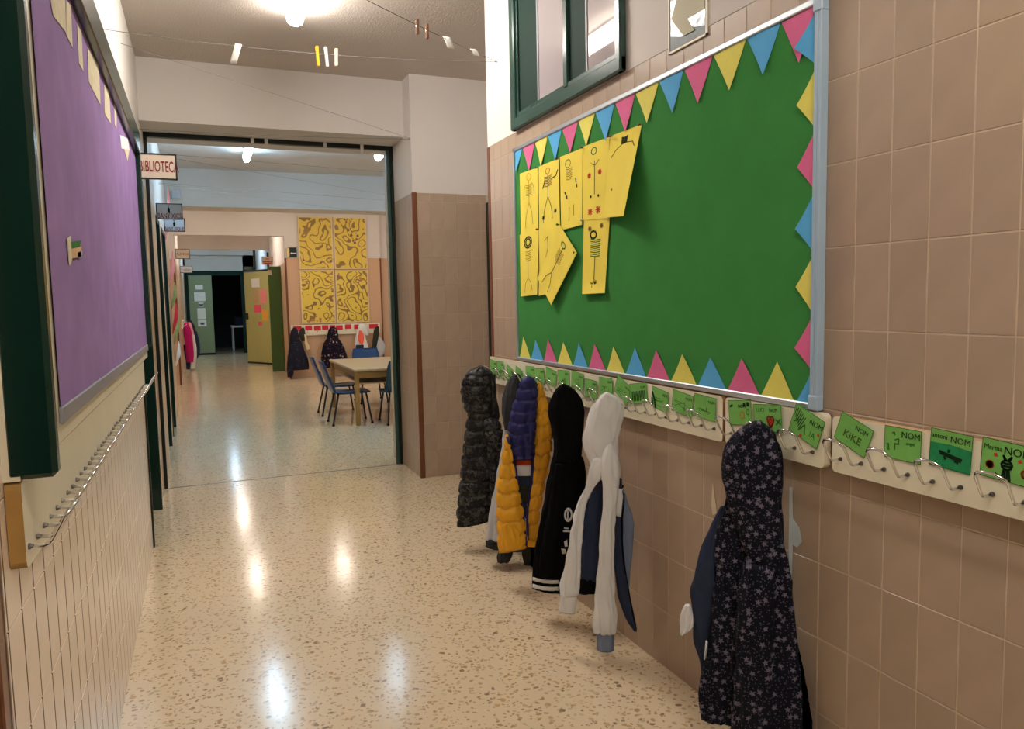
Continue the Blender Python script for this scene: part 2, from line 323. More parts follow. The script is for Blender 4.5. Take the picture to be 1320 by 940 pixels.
# ------------------------------------------------------------------ mesh helper
class MB:
    def __init__(s): s.v = []; s.f = []; s.m = []
    def add(s, vs, fs, mi=0):
        n = len(s.v); s.v += [tuple(map(float, p)) for p in vs]
        for f in fs: s.f.append(tuple(i+n for i in f)); s.m.append(mi)
        return s
    def box(s, a, b, mi=0):
        x0, y0, z0 = [min(p, q) for p, q in zip(a, b)]; x1, y1, z1 = [max(p, q) for p, q in zip(a, b)]
        return s.add([(x0,y0,z0),(x1,y0,z0),(x1,y1,z0),(x0,y1,z0),(x0,y0,z1),(x1,y0,z1),(x1,y1,z1),(x0,y1,z1)],
                     [(0,3,2,1),(4,5,6,7),(0,1,5,4),(1,2,6,5),(2,3,7,6),(3,0,4,7)], mi)
    def rbox(s, a, b, r=.004, mi=0):
        """box with chamfered edges"""
        a, b = np.minimum(a, b).astype(float), np.maximum(a, b).astype(float); r = min(r, .45*float((b-a).min()))
        vs = []; idx = {}
        for sx in (0, 1):
            for sy in (0, 1):
                for sz in (0, 1):
                    c = np.where([sx, sy, sz], b, a); sg = np.where([sx, sy, sz], -1, 1)
                    for ax in range(3):
                        p = c + sg*r; p[ax] = c[ax]; idx[(sx, sy, sz, ax)] = len(vs); vs.append(p)
        fs = []
        g = lambda t, ax: idx[(*t, ax)]
        for ax in range(3):
            o = [i for i in range(3) if i != ax]
            for sd in (0, 1):
                loop = []
                for p, q in ((0,0),(1,0),(1,1),(0,1)):
                    t = [0,0,0]; t[ax] = sd; t[o[0]] = p; t[o[1]] = q; loop.append(g(t, ax))
                if (sd == 0) ^ (ax == 1): loop = loop[::-1]
                fs.append(tuple(loop))
            for p in (0, 1):
                for q in (0, 1):
                    t0 = [0,0,0]; t1 = [0,0,0]; t0[o[0]] = t1[o[0]] = p; t0[o[1]] = t1[o[1]] = q; t1[ax] = 1
                    fs.append((g(t0,o[0]), g(t1,o[0]), g(t1,o[1]), g(t0,o[1])))
        for sx in (0,1):
            for sy in (0,1):
                for sz in (0,1): fs.append(tuple(g((sx,sy,sz),ax) for ax in range(3)))
        return s.add(vs, fs, mi)
    def prism(s, pts, n, t, mi=0):
        """polygon pts extruded by vector n*t"""
        pts = [np.array(p, float) for p in pts]; n = np.array(n, float)*t; k = len(pts)
        return s.add(pts + [p+n for p in pts], [tuple(range(k))[::-1], tuple(range(k, 2*k))] + [(i, (i+1) % k, (i+1) % k+k, i+k) for i in range(k)], mi)
    def tube(s, pts, r, seg=8, mi=0, cap=True, rs=None):
        P = [np.array(p, float) for p in pts]; n = len(P); vs = []; fs = []
        up = None
        for i in range(n):
            d = P[min(i+1, n-1)]-P[max(i-1, 0)]; d /= max(np.linalg.norm(d), 1e-9)
            if up is None:
                a = np.array([0, 0, 1.]) if abs(d[2]) < .9 else np.array([1., 0, 0]); up = np.cross(d, a)
            up = up - d*(up@d); up /= max(np.linalg.norm(up), 1e-9); w = np.cross(d, up)
            rr = rs[i] if rs else r
            for k in range(seg):
                t = 2*math.pi*k/seg; vs.append(P[i]+rr*(math.cos(t)*up+math.sin(t)*w))
        for i in range(n-1):
            for k in range(seg):
                a = i*seg+k; b = i*seg+(k+1) % seg; fs.append((a, b, b+seg, a+seg))
        if cap: fs += [tuple(range(seg))[::-1], tuple(range((n-1)*seg, n*seg))]
        return s.add(vs, fs, mi)
    def grid(s, fn, nu, nv, mi=0, thick=None):
        vs = [fn(i/nu, j/nv) for j in range(nv+1) for i in range(nu+1)]
        fs = [(j*(nu+1)+i, j*(nu+1)+i+1, (j+1)*(nu+1)+i+1, (j+1)*(nu+1)+i) for j in range(nv) for i in range(nu)]
        return s.add(vs, fs, mi)
    def build(s, name, mats, parent=None, smooth=False, recentre=None):
        v = np.array(s.v, float)
        top = parent is None
        if recentre is None: recentre = top
        me = bpy.data.meshes.new(name)
        off = np.zeros(3)
        if recentre and len(v):
            mn, mx = v.min(0), v.max(0); off = np.array([(mn[0]+mx[0])/2, (mn[1]+mx[1])/2, mn[2]])
        if isinstance(mats, str): mats = [mats]
        me.from_pydata([tuple(p) for p in (v-off)], [], s.f)
        for m in mats: me.materials.append(MATS[m])
        if len(mats) > 1: me.polygons.foreach_set('material_index', s.m)
        if smooth: me.polygons.foreach_set('use_smooth', [True]*len(me.polygons))
        me.update()
        o = bpy.data.objects.new(name, me); COL.objects.link(o)
        if parent is not None:
            o.parent = parent; o.location = Vector(off) - world_loc(parent)
        else: o.location = off
        return o

def world_loc(o):
    l = Vector(o.location)
    while o.parent: o = o.parent; l = l + Vector(o.location)
    return l
def tag(o, label=None, cat=None, group=None, kind=None):
    if label: o['label'] = label
    if cat: o['category'] = cat
    if group: o['group'] = group
    if kind: o['kind'] = kind
    return o
def empty(name, loc, label, cat, group=None):
    o = bpy.data.objects.new(name, None); COL.objects.link(o); o.location = loc; o.empty_display_size = .05
    return tag(o, label, cat, group)
def copy_tree(o, parent=None):
    c = o.copy(); COL.objects.link(c); c.parent = parent
    for ch in list(o.children): copy_tree(ch, c)
    return c
def structure(o): o['kind'] = 'structure'; return o

TXT = {}
def text_mesh(body, size, bold=0.0, ext=.0004):
    key = (body, size, bold)
    if key in TXT: return TXT[key]
    c = bpy.data.curves.new('lettering', 'FONT'); c.body = body; c.size = 1.0; c.align_x = 'CENTER'; c.align_y = 'CENTER'; c.offset = bold; c.extrude = .01; c.resolution_u = 3
    o = bpy.data.objects.new('lettering_tmp', c); COL.objects.link(o)
    dg = bpy.context.evaluated_depsgraph_get(); dg.update()
    me = bpy.data.meshes.new_from_object(o.evaluated_get(dg)); me.name = 'lettering'; me.transform(Matrix.Diagonal((size, size, size, 1)))
    bpy.data.objects.remove(o, do_unlink=True); TXT[key] = me
    return me
def frame(o, xa, ya):
    xa = Vector(xa).normalized(); ya = Vector(ya).normalized(); za = xa.cross(ya)
    return Matrix(((xa.x, ya.x, za.x, o[0]), (xa.y, ya.y, za.y, o[1]), (xa.z, ya.z, za.z, o[2]), (0, 0, 0, 1)))
def put_text(body, size, m, matname, parent, bold=0.0, sx=1.0, name='lettering'):
    me = text_mesh(body, size, bold).copy(); me.materials.clear(); me.materials.append(MATS[matname])
    me.transform(Matrix.Diagonal((sx, 1, 1, 1)))
    me.transform(Matrix.Translation(-world_loc(parent)) @ m)
    o = bpy.data.objects.new(name, me); COL.objects.link(o); o.parent = parent
    return o
def strokes(lines, w, m, matname, parent, name='drawing', lift=.0006):
    """flat drawn lines in the local xy plane of matrix m"""
    b = MB()
    for L in lines:
        for (a, c) in zip(L[:-1], L[1:]):
            a = np.array(a, float); c = np.array(c, float); d = c-a; n = np.linalg.norm(d)
            if n < 1e-6: continue
            d /= n; q = np.array([-d[1], d[0]])*w/2; a = a-d*w*.3; c = c+d*w*.3
            b.add([m @ Vector((*(p), lift)) for p in (a-q, c-q, c+q, a+q)], [(0, 1, 2, 3)])
    return b.build(name, matname, parent)
def lathe_r(n=24): return [(math.cos(2*math.pi*i/n), math.sin(2*math.pi*i/n)) for i in range(n)]

# =================================================================== SETTING
PY, PZ = 0.0972, 0.2015     # tile pitch
# floor
b = MB(); b.box((-1.2, -3.2, -.1), (5.3, 26, 0))
floor = structure(b.build('floor', 'terrazzo', recentre=False))
b = MB(); b.box((XL+.03, 5.832, 0), (XR-.02, 5.846, .0015)); structure(b.build('trim_1', 'screw', recentre=False))
# near ceiling, beam over the opening, hall ceilings
b = MB(); b.box((-.8, -3.2, 2.9), (2.4, 5.6, 3.1)); structure(b.build('ceiling', 'ceiling_paint', recentre=False))
b = MB(); b.box((XL-.1, 5.48, 2.5), (XR+.02, 6.2, 3.05)); structure(b.build('wall_lintel', 'white_wall', recentre=False))
b = MB(); b.box((-1.2, 6.1, 2.95), (5.3, 13.7, 3.15)); structure(b.build('ceiling_hall', 'white_wall', recentre=False))
b = MB(); b.box((-.9, 9.95, 2.5), (5.2, 10.4, 3.0)); structure(b.build('wall_crossbeam', 'white_wall', recentre=False))
b = MB(); b.box((-1.2, 13.64, 2.92), (2.0, 17.55, 3.05), 0); b.box((-1.2, 17.55, 2.95), (2.0, 22, 3.1), 1); b.box((-.4, 17.5, 2.5), (1.5, 17.62, 3.0), 0); structure(b.build('ceiling_passage', ['ceiling_paint', 'white_wall'], recentre=False))
# back walls that close the place
b = MB(); b.box((-1, -3.2, 0), (2.4, -3.0, 3.0)); structure(b.build('wall_back', 'white_wall', recentre=False))
b = MB(); b.box((5.1, 5.2, 0), (5.3, 13.8, 2.1), 0); b.box((5.1, 5.2, 2.1), (5.3, 13.8, 3.1), 1); b.box((2.0, 6.0, 0), (5.3, 6.2, 3.1), 1); structure(b.build('wall_hall_side', ['tile_far_side', 'white_wall'], recentre=False))

# right wall of the near corridor
b = MB()
b.box((XR+.0012, -3.1, 0), (1.64, 3.768, TOP), 0); b.box((XR-.0005, -3.1, TOP), (1.64, 3.768, 2.95), 1)
wall_right = structure(b.build('wall_right', ['grout', 'white_wall'], recentre=False))
b = MB(); b.rbox((XR-.004, 3.745, 0), (XR+.03, 3.775, TOP), .003); o = b.build('corner_trim', 'brown_trim', wall_right)
# alcove behind it
b = MB(); b.box((2.05, 3.6, 0), (2.25, 5.4, 3.0)); b.box((1.6, 3.55, 0), (2.2, 3.7, 3.0)); structure(b.build('wall_alcove', 'white_wall', recentre=False))
# pillar beside the opening
b = MB(); b.box((XR+.0025, 5.2925, 0), (2.06, 6.15, 2.075), 0); b.box((XR, 5.29, 2.075), (2.06, 6.15, 3.0), 1)
pillar = structure(b.build('wall_pillar', ['grout', 'white_wall'], recentre=False))
b = MB(); b.rbox((XR-.006, 5.283, 0), (XR+.03, 5.30, 2.078), .003); b.build('corner_trim', 'brown_trim', pillar)
b = MB(); b.rbox((2.005, 5.26, 0), (2.05, 5.30, 2.02), .004); tag(b.build('door_frame_post', 'black_green', pillar), 'dark green door frame post beside the pillar')
# door in the alcove
d = empty('door_1', (2.045, 4.5, 0), 'dark green door in the alcove beside the pillar', 'door'); structure(d)
b = MB(); b.rbox((2.01, 4.05, 0), (2.05, 5.0, 2.0), .004); b.build('leaf', 'dark_green', d)
b = MB(); b.tube([(2.01, 4.15, 1.0), (1.96, 4.15, 1.0), (1.96, 4.27, 1.0)], .009); b.build('handle', 'chrome', d, smooth=True)

# single tiles
def tile_mesh(w, h, t, name, matn):
    """face towards -X, back at x=0"""
    c = .0012; y0, y1, z0, z1 = -w/2, w/2, -h/2, h/2
    vs = [(-t, y0+c, z0+c), (-t, y1-c, z0+c), (-t, y1-c, z1-c), (-t, y0+c, z1-c), (-t+c, y0, z0), (-t+c, y1, z0), (-t+c, y1, z1), (-t+c, y0, z1), (0, y0, z0), (0, y1, z0), (0, y1, z1), (0, y0, z1)]
    fs = [(0, 3, 2, 1)] + [(i, (i+1) % 4, (i+1) % 4+4, i+4) for i in range(4)] + [(i+4, (i+1) % 4+4, (i+1) % 4+8, i+8) for i in range(4)]
    me = bpy.data.meshes.new(name); me.from_pydata(vs, [], fs); me.materials.append(MATS[matn])
    if matn == 'tile_left_lit': me.materials.append(MATS['grout_left_shaded']); me.polygons.foreach_set('material_index', [0, 0, 1, 0, 1, 0, 1, 0, 1])  # upright tile edges coloured dark, standing in for shade in the joints
    me.update(); return me
G = .0026
def lay_tiles(parent, spans, face, matn, y0, z_top, skip=None, joined=None, G=G):
    """spans: (start, end) along the wall; face: function (along, z) -> (location, rotz)"""
    meshes = {}
    far = MB()
    rows = [(k*PZ, min((k+1)*PZ, z_top)) for k in range(int(z_top/PZ)+1) if z_top-k*PZ > .02]
    a = y0 + math.floor((spans[0]-y0)/PY)*PY
    while a < spans[1]-.004:
        c0, c1 = max(a, spans[0]), min(a+PY, spans[1])
        if c1-c0 > .012:
            for z0, z1 in rows:
                ac, zc = (c0+c1)/2, (z0+z1)/2
                if skip and skip(ac, zc): continue
                w, h = round(c1-c0-G, 4), round(z1-z0-min(G, .0018 if matn == 'tile_left_lit' else G), 4)
                if (w, h) not in meshes: meshes[(w, h)] = tile_mesh(w, h, .005, 'tile', matn)
                loc, rz = face(ac, zc)
                if joined and joined(ac, zc):
                    me = meshes[(w, h)]; R = Matrix.Translation(loc) @ Matrix.Rotation(rz, 4, 'Z')
                    far.add([R @ v.co for v in me.vertices], [tuple(p.vertices) for p in me.polygons]); continue
                o = bpy.data.objects.new('tile', meshes[(w, h)]); COL.objects.link(o); o.parent = parent
                o.location = Vector(loc); o.rotation_euler = (0, 0, rz + random.uniform(-.0012, .0012))
        a += PY
    if far.v: tag(far.build('tile_field', matn, parent), kind='stuff')
def seen_right(y, z):     # tiles wholly behind the pin board are left out
    return (1.50 < y < 3.32 and 1.10 < z < 1.92)
lay_tiles(wall_right, (-.9, 3.745), lambda a, z: ((XR+.005, a, z), 0), 'tile', 1.349, TOP, seen_right, lambda a, z: a < .62)
lay_tiles(pillar, (XR+.03, 2.005), lambda a, z: ((a, 5.295, z), math.pi/2), 'tile', XR+.03, 2.075)
lay_tiles(pillar, (5.30, 5.83), lambda a, z: ((XR+.005, a, z), 0), 'tile', 5.30, 2.075)

# left wall: wall pieces between the doorways
b = MB()
XH = -.31
segs = [(-3.1, .35, XL, 0), (1.29, 4.42, XL, 0), (5.27, 6.9, XL, 2), (7.64, 8.17, XH, 2), (8.87, 10.2, XH, 2)]
for y0, y1, x, mi in segs:
    b.box((-.6, y0, 0), (x-.0046 if mi == 0 else x, y1, TOP), mi); b.box((-.6, y0, TOP), (x-.001, y1, 3.0), 1)
for y0, y1, x in ((.35, 1.29, XL), (4.42, 5.27, XL), (6.9, 7.64, XH), (8.17, 8.87, XH)):
    b.box((-.6, y0, 2.06), (x-.001, y1, 3.0), 1)
b.box((-.9, 10.2, 0), (-.72, 13.6, 2.1), 2); b.box((-.9, 10.2, 2.1), (-.72, 13.6, 3.0), 1)
b.box((-.9, 10.1, 0), (-.55, 10.25, 3.0), 1)
b.box((-1.0, -.0, 0), (-.62, 9.5, 3.0), 1)
wall_left = structure(b.build('wall_left', ['grout_left_shaded', 'white_wall', 'tile_far_side'], recentre=False))
lay_tiles(wall_left, (1.305, 4.405), lambda a, z: ((XL-.005, a, z), math.pi), 'tile_left_lit', 1.33, TOP, lambda a, z: 1.45 < a < 4.35 and z > 1.1, None, .0042)
b = MB(); b.rbox((XL-.05, 1.285, 0), (XL+.004, 1.305, TOP), .003); b.build('corner_trim', 'brown_trim', wall_left)
b = MB(); b.rbox((XL-.05, 4.405, 0), (XL+.006, 4.425, TOP), .003); b.build('corner_trim', 'black_green', wall_left)
# doorways in the left wall: closed leaf deep in the recess, green far jamb
for n, (y0, y1, x, lab) in enumerate([(.35, 1.29, XL, 'dark green door in the recess before the purple pin board'), (4.42, 5.27, XL, 'dark green door under the library sign'), (6.9, 7.64, XH, 'dark green door under the boys toilet sign'), (8.17, 8.87, XH, 'dark green door under the girls toilet sign')], 2):
    d = empty('door_%d' % n, (x-.15, (y0+y1)/2, 0), lab, 'door'); structure(d)
    b = MB(); b.rbox((x-.2, y0, 0), (x-.16, y1, 2.06), .004); b.build('leaf', 'dark_green', d)
    b = MB(); b.rbox((x-.2, y1-.035, 0), (x+(.012 if n > 2 else .004), y1+.006, 2.08), .003); b.build('jamb', 'dark_green' if n > 2 else 'brown_trim', d)
    b = MB(); b.rbox((x-.2, y0-.004, 0), (x+.008, y0+.02, 2.08), .003); b.build('jamb', 'black_green', d)
    b = MB(); b.rbox((x-.2, y0, 2.04), (x+.008, y1, 2.08), .003); b.build('head', 'dark_green', d)
    b = MB(); b.tube([(x-.16, y0+.12, 1.02), (x-.11, y0+.12, 1.02), (x-.11, y0+.24, 1.02)], .009); b.build('handle', 'chrome', d, smooth=True)

# steel frame of the wide opening
t = structure(empty('trim_2', (.57, 5.84, 0), 'thin dark green steel frame around the wide opening', 'frame'))
b = MB(); b.rbox((XL, 5.825, 0), (XL+.022, 5.865, 2.5), .003); b.build('post', 'black_green', t)
b = MB(); b.rbox((XR-.022, 5.825, 0), (XR+.004, 5.865, 2.5), .003); b.build('post', 'black_green', t)
b = MB(); b.rbox((XR-.05, 5.84, 0), (XR-.024, 5.865, 2.5), .003); b.build('post_edge', 'window_green', t)
b = MB(); b.rbox((XL, 5.82, 2.468), (XR, 5.865, 2.5), .003); b.build('head', 'black_green', t)

# far wall of the hall with the passage
b = MB()
b.box((-1.0, 13.5, 0), (-.335, 13.66, 2.07), 0); b.box((-1.0, 13.5, 2.07), (-.335, 13.66, 3.0), 1)
b.box((1.40, 13.5, 0), (3.06, 13.66, 2.09), 0); b.box((1.40, 13.5, 2.09), (3.06, 13.66, 3.0), 1)
b.box((3.06, 13.56, 0), (5.2, 13.66, 2.09), 0); b.box((3.06, 13.56, 2.09), (5.2, 13.66, 3.0), 1)
b.box((-.335, 13.5, 2.465), (1.40, 13.66, 3.0), 1)
wall_far = structure(b.build('wall_far', ['tile_far', 'white_wall'], recentre=False))
for x0, x1, yy in ((1.394, 1.424, 13.49), (3.04, 3.066, 13.49)):
    b = MB(); b.rbox((x0, yy, 0), (x1, yy+.05, 2.09), .003); b.build('corner_trim', 'brown_trim', wall_far)
b = MB(); b.rbox((-.36, 13.49, 0), (-.33, 13.54, 2.07), .003); b.build('corner_trim', 'brown_trim', wall_far)
# passage behind it and the end wall
b = MB()
b.box((-.6, 13.6, 0), (-.335, 21.7, 2.05), 0); b.box((-.6, 13.6, 2.05), (-.337, 21.7, 3.0), 1)
structure(b.build('wall_passage_left', ['tile_far_side', 'white_wall'], recentre=False))
b = MB()
for y0, y1 in ((13.6, 15.05), (16.0, 17.0), (17.95, 21.7)):
    b.box((1.47, y0, 0), (1.7, y1, 2.05), 0)
b.box((1.472, 13.6, 2.05), (1.7, 21.7, 3.0), 1); b.box((1.72, 14.9, 0), (1.75, 18.2, 2.3), 2)
structure(b.build('wall_passage_right', ['tile_far_side', 'white_wall', 'dark_green_matt'], recentre=False))
b = MB()
b.box((-.6, 21.6, 2.2), (1.9, 21.75, 3.0), 0); b.box((-.6, 21.6, 0), (-.30, 21.75, 3.0), 0); b.box((1.13, 21.6, 0), (1.9, 21.75, 3.0), 0); b.box((-.4, 21.45, 2.63), (1.5, 21.62, 3.0), 0)
structure(b.build('wall_end', 'white_wall', recentre=False))
b = MB(); b.box((-.6, 24.9, 0), (2.2, 25.1, 3), 0); b.box((-.7, 21.7, 0), (-.6, 25, 3), 0); b.box((2.1, 21.7, 0), (2.2, 25, 3), 0); b.box((-.7, 21.7, 2.7), (2.2, 25, 2.85), 0)
structure(b.build('wall_dark_room', 'darkgrey_cloth', recentre=False))
t = structure(empty('trim_3', (.4, 21.6, 0), 'dark green frame of the double door at the end', 'frame'))
b = MB(); b.rbox((-.32, 21.54, 2.10), (1.16, 21.62, 2.22), .004); b.build('head', 'dark_green_matt', t)
for x0, x1 in ((-.32, -.24), (1.06, 1.16)):
    b = MB(); b.rbox((x0, 21.54, 0), (x1, 21.62, 2.15), .004); b.build('post', 'dark_green_matt', t)
d = structure(empty('door_6', (.03, 21.56, 0), 'closed pale green leaf of the end double door with notices', 'door'))
b = MB(); b.rbox((-.24, 21.5, .01), (.33, 21.545, 2.10), .004); b.build('leaf', 'door_green', d)
b = MB(); b.rbox((-.24, 21.49, .0), (.34, 21.5, .05), .002); b.build('kick_edge', 'rubber', d)
# open olive leaf of the side room
d = structure(empty('door_7', (1.39, 17.0, 0), 'olive green door leaf standing open with notes on it', 'door'))
dv = np.array([.947-1.39, 17.8-17.0]); dl = np.linalg.norm(dv); dv /= dl; dn = np.array([-dv[1], dv[0]])
OL = lambda s, n, z: (1.39+dv[0]*s+dn[0]*n, 17.0+dv[1]*s+dn[1]*n, z)
def obox(s0, s1, n0, n1, z0, z1): return MB().add([OL(s0,n0,z0),OL(s1,n0,z0),OL(s1,n1,z0),OL(s0,n1,z0),OL(s0,n0,z1),OL(s1,n0,z1),OL(s1,n1,z1),OL(s0,n1,z1)], [(0,3,2,1),(4,5,6,7),(0,1,5,4),(1,2,6,5),(2,3,7,6),(3,0,4,7)])
obox(0, dl, -.04, 0, .02, 2.02).build('leaf', 'door_olive', d)
obox(0, dl, -.05, .006, 2.02, 2.06).build('top_edge', 'dark_green', d)
obox(0, dl, -.05, .006, .0, .035).build('bottom_edge', 'dark_green', d)
obox(dl-.1, dl-.04, 0, .03, .98, 1.12).build('handle', 'sign_frame', d)
d = structure(empty('door_8', (1.42, 15.05, 0), 'narrow dark green door leaf standing square to the passage wall', 'door'))
b = MB(); b.rbox((1.235, 15.02, .01), (1.47, 15.06, 2.02), .004); b.build('leaf', 'door_dark', d)
b = MB(); b.rbox((1.235, 15.015, 1.86), (1.30, 15.02, 1.95), .001); b.build('plate', 'sign_beige', d)
t = structure(empty('trim_4', (1.40, 17.6, 0), 'dark green upright of the inner passage frame', 'frame'))
b = MB(); b.rbox((1.43, 17.5, 0), (1.47, 17.56, 2.45), .003); b.build('post', 'dark_green', t)
b = MB(); b.rbox((1.40, 16.9, 0), (1.47, 17.0, 2.08), .003); b.build('jamb', 'window_green', t)
b = MB(); b.rbox((1.17, 17.9, 2.06), (1.22, 17.96, 2.94), .003); b.build('mullion', 'dark_green', t)

# =================================================================== LAMPS
def lamp(x, y0, y1, zc, w, col, strength, label, group=None, z_ceil=2.9):
    t = empty('ceiling_light', (x, (y0+y1)/2, zc), label, 'ceiling light', group)
    b = MB(); b.rbox((x-w*.42, y0, zc+.012), (x+w*.42, y1, z_ceil-.001), .006); b.build('housing', 'lamp_housing', t)
    n = 'glow_%d' % len(MATS); emit(n, col, strength)
    b = MB(); prof = [(-w/2, .03), (-w/2, 0), (-w*.38, -.028), (-w*.15, -.04), (w*.15, -.04), (w*.38, -.028), (w/2, 0), (w/2, .03)]
    vs = []; ys = [y0+.004, y0+.03, y1-.03, y1-.004]; sc = [.75, 1, 1, .75]
    for yy, s_ in zip(ys, sc):
        for px, pz in prof: vs.append((x+px*s_, yy, zc+pz*s_))
    k = len(prof); fs = []
    for i in range(3):
        for j in range(k): fs.append((i*k+j, i*k+(j+1) % k, (i+1)*k+(j+1) % k, (i+1)*k+j))
    fs += [tuple(range(k))[::-1], tuple(range(3*k, 4*k))]
    b.add(vs, fs); b.build('diffuser', n, t)
    return t
lamp(.56, 2.95, 4.37, 2.845, .095, NEAR_C, NEAR_L*1.38, 'white fluorescent ceiling light glowing over the near corridor', 'near corridor ceiling lights')
lamp(.56, -.85, .55, 2.845, .095, NEAR_C, NEAR_L*1.38, 'white fluorescent ceiling light glowing over the near corridor', 'near corridor ceiling lights')
lamp(.55, 7.45, 8.72, 2.87, .07, COOL_C, COOL_L*1.5, 'bluish fluorescent tube light over the hall seen through the opening', 'bluish hall lights', 2.95)
lamp(1.87, 7.0, 8.25, 2.87, .07, COOL_C, COOL_L*1.5, 'bluish fluorescent tube light over the hall seen through the opening', 'bluish hall lights', 2.95)
lamp(3.6, 7.2, 8.45, 2.87, .07, COOL_C, COOL_L*1.5, 'bluish fluorescent tube light over the hall seen through the opening', 'bluish hall lights', 2.95)
lamp(.6, 11.3, 12.5, 2.87, .09, WARM_C, WARM_L, 'warm ceiling light in front of the far hall wall', 'warm hall lights', 2.95)
lamp(1.92, 11.1, 12.3, 2.87, .09, WARM_C, WARM_L, 'warm ceiling light in front of the far hall wall', 'warm hall lights', 2.95)
lamp(3.6, 11.1, 12.3, 2.87, .09, WARM_C, WARM_L, 'warm ceiling light in front of the far hall wall', 'warm hall lights', 2.95)
lamp(.6, 14.9, 16.1, 2.86, .08, WARM_C, WARM_L*1.7, 'warm ceiling light inside the narrow passage', None, 2.92)
lamp(.62, 18.9, 20.1, 2.88, .08, COOL_C, D_L, 'bluish ceiling light near the end double door', None, 2.95)

# =================================================================== RIGHT WALL: pin board, bunting, drawings
RX, RU = Vector((0, -1, 0)), Vector((0, 0, 1))     # reading direction / up on the right wall
BF = 1.4325                                         # felt plane
t = empty('pin_board', (1.438, 2.41, 1.003), 'large green felt pin board with aluminium frame edged with paper triangles', 'pin board')
BY0, BY1, BZ0, BZ1 = 1.437, 3.385, 1.003, 2.02
b = MB(); b.box((BF, BY0+.01, BZ0+.01), (XR-.001, BY1-.01, BZ1-.01)); b.build('felt', 'green_felt', t)
for a, c in (((1.424, BY0, BZ0), (XR-.001, BY1, BZ0+.018)), ((1.424, BY0, BZ1-.018), (XR-.001, BY1, BZ1)), ((1.424, BY1-.016, BZ0), (XR-.001, BY1, BZ1))):
    b = MB(); b.rbox(a, c, .003); b.build('frame_rail', 'aluminium', t)
b = MB()
for k in range(4): b.rbox((1.420+.001*(k % 2), BY0+k*.0065, BZ0+.03), (XR-.001, BY0+(k+1)*.0065-.0008, BZ1-.03), .0018)
b.build('frame_rail', 'plastic_grey_blue', t)
for z0 in (BZ0, BZ1-.04):
    b = MB(); b.rbox((1.418, BY0-.002, z0), (XR-.001, BY0+.03, z0+.04), .004); b.build('corner_cap', 'plastic_grey_blue', t)

COLS = ['blue', 'pink', 'yellow']
def triangle(p0, p1, apex, colour, edge):
    """paper triangle: base p0-p1, apex lifted a little off the felt"""
    p0, p1, apex = [np.array(p, float) for p in (p0, p1, apex)]
    lift = random.uniform(.004, .011)
    def fn(u, v):
        a = p0*(1-u)+p1*u; q = a*(1-v)+apex*v
        return (BF-.0015-lift*v*v-.001*math.sin(u*3)*(1-v), q[0], q[1])
    b = MB(); n = 5
    vs = []; idx = {}
    for j in range(n+1):
        for i in range(n+1-j):
            idx[(i, j)] = len(vs); u = i/(n-j) if n > j else 0
            vs.append(fn(u, j/n))
    fs = []
    for j in range(n):
        for i in range(n-j):
            fs.append((idx[(i, j)], idx[(i+1, j)], idx[(i, j+1)]))
            if i+1 < n-j: fs.append((idx[(i+1, j)], idx[(i+1, j+1)], idx[(i, j+1)]))
    k = len(vs); b.add(vs, fs); b.add([(x+.0006, y, z) for x, y, z in vs], [f[::-1] for f in fs])
    o = b.build('paper_triangle', 'paper_'+colour, smooth=True)
    tag(o, '%s paper triangle pinned along the %s of the green board' % (colour, edge), 'paper triangle', '%s triangles on the %s' % (colour, edge))
tb = [3.366, 3.276, 3.135, 3.0, 2.864, 2.718, 2.578, 2.431, 2.291, 2.146, 2.008, 1.864, 1.719, 1.585, 1.462]
for i in range(14):
    a, c = tb[i], tb[i+1]; c2 = c+.004; z = 2.003
    if i == 0: triangle((a, z), (c2, z), (3.35, 1.90), 'blue', 'top edge'); continue
    triangle((a, z-random.uniform(0, .004)), (c2, z), ((a+c)/2-.008+random.uniform(-.004, .004), z-.118+random.uniform(-.006, .006)), COLS[i % 3], 'top edge')
bb = [3.360, 3.225, 3.08, 2.939, 2.792, 2.656, 2.511, 2.372, 2.23, 2.084, 1.939, 1.795, 1.651, 1.52]
for i in range(13):
    a, c = bb[i], bb[i+1]; z = 1.019
    triangle((a, z), (c+.006, z), ((a+c)/2+.002+random.uniform(-.005, .005), z+.098+random.uniform(-.006, .006)), ['yellow', 'blue', 'pink'][i % 3], 'bottom edge')
triangle((1.516, 1.019), (1.462, 1.019), (1.463, 1.095), 'blue', 'bottom edge')
rb = [1.993, 1.855, 1.702, 1.552, 1.397, 1.244, 1.098]
for i in range(6):
    a, c = rb[i], rb[i+1]
    triangle((1.464, a), (1.464, c+.005), (1.518+.01*(i == 0), (a+c)/2-.006+random.uniform(-.006, .006)), ['blue', 'yellow', 'pink', 'blue', 'yellow', 'pink'][i], 'right-hand edge')

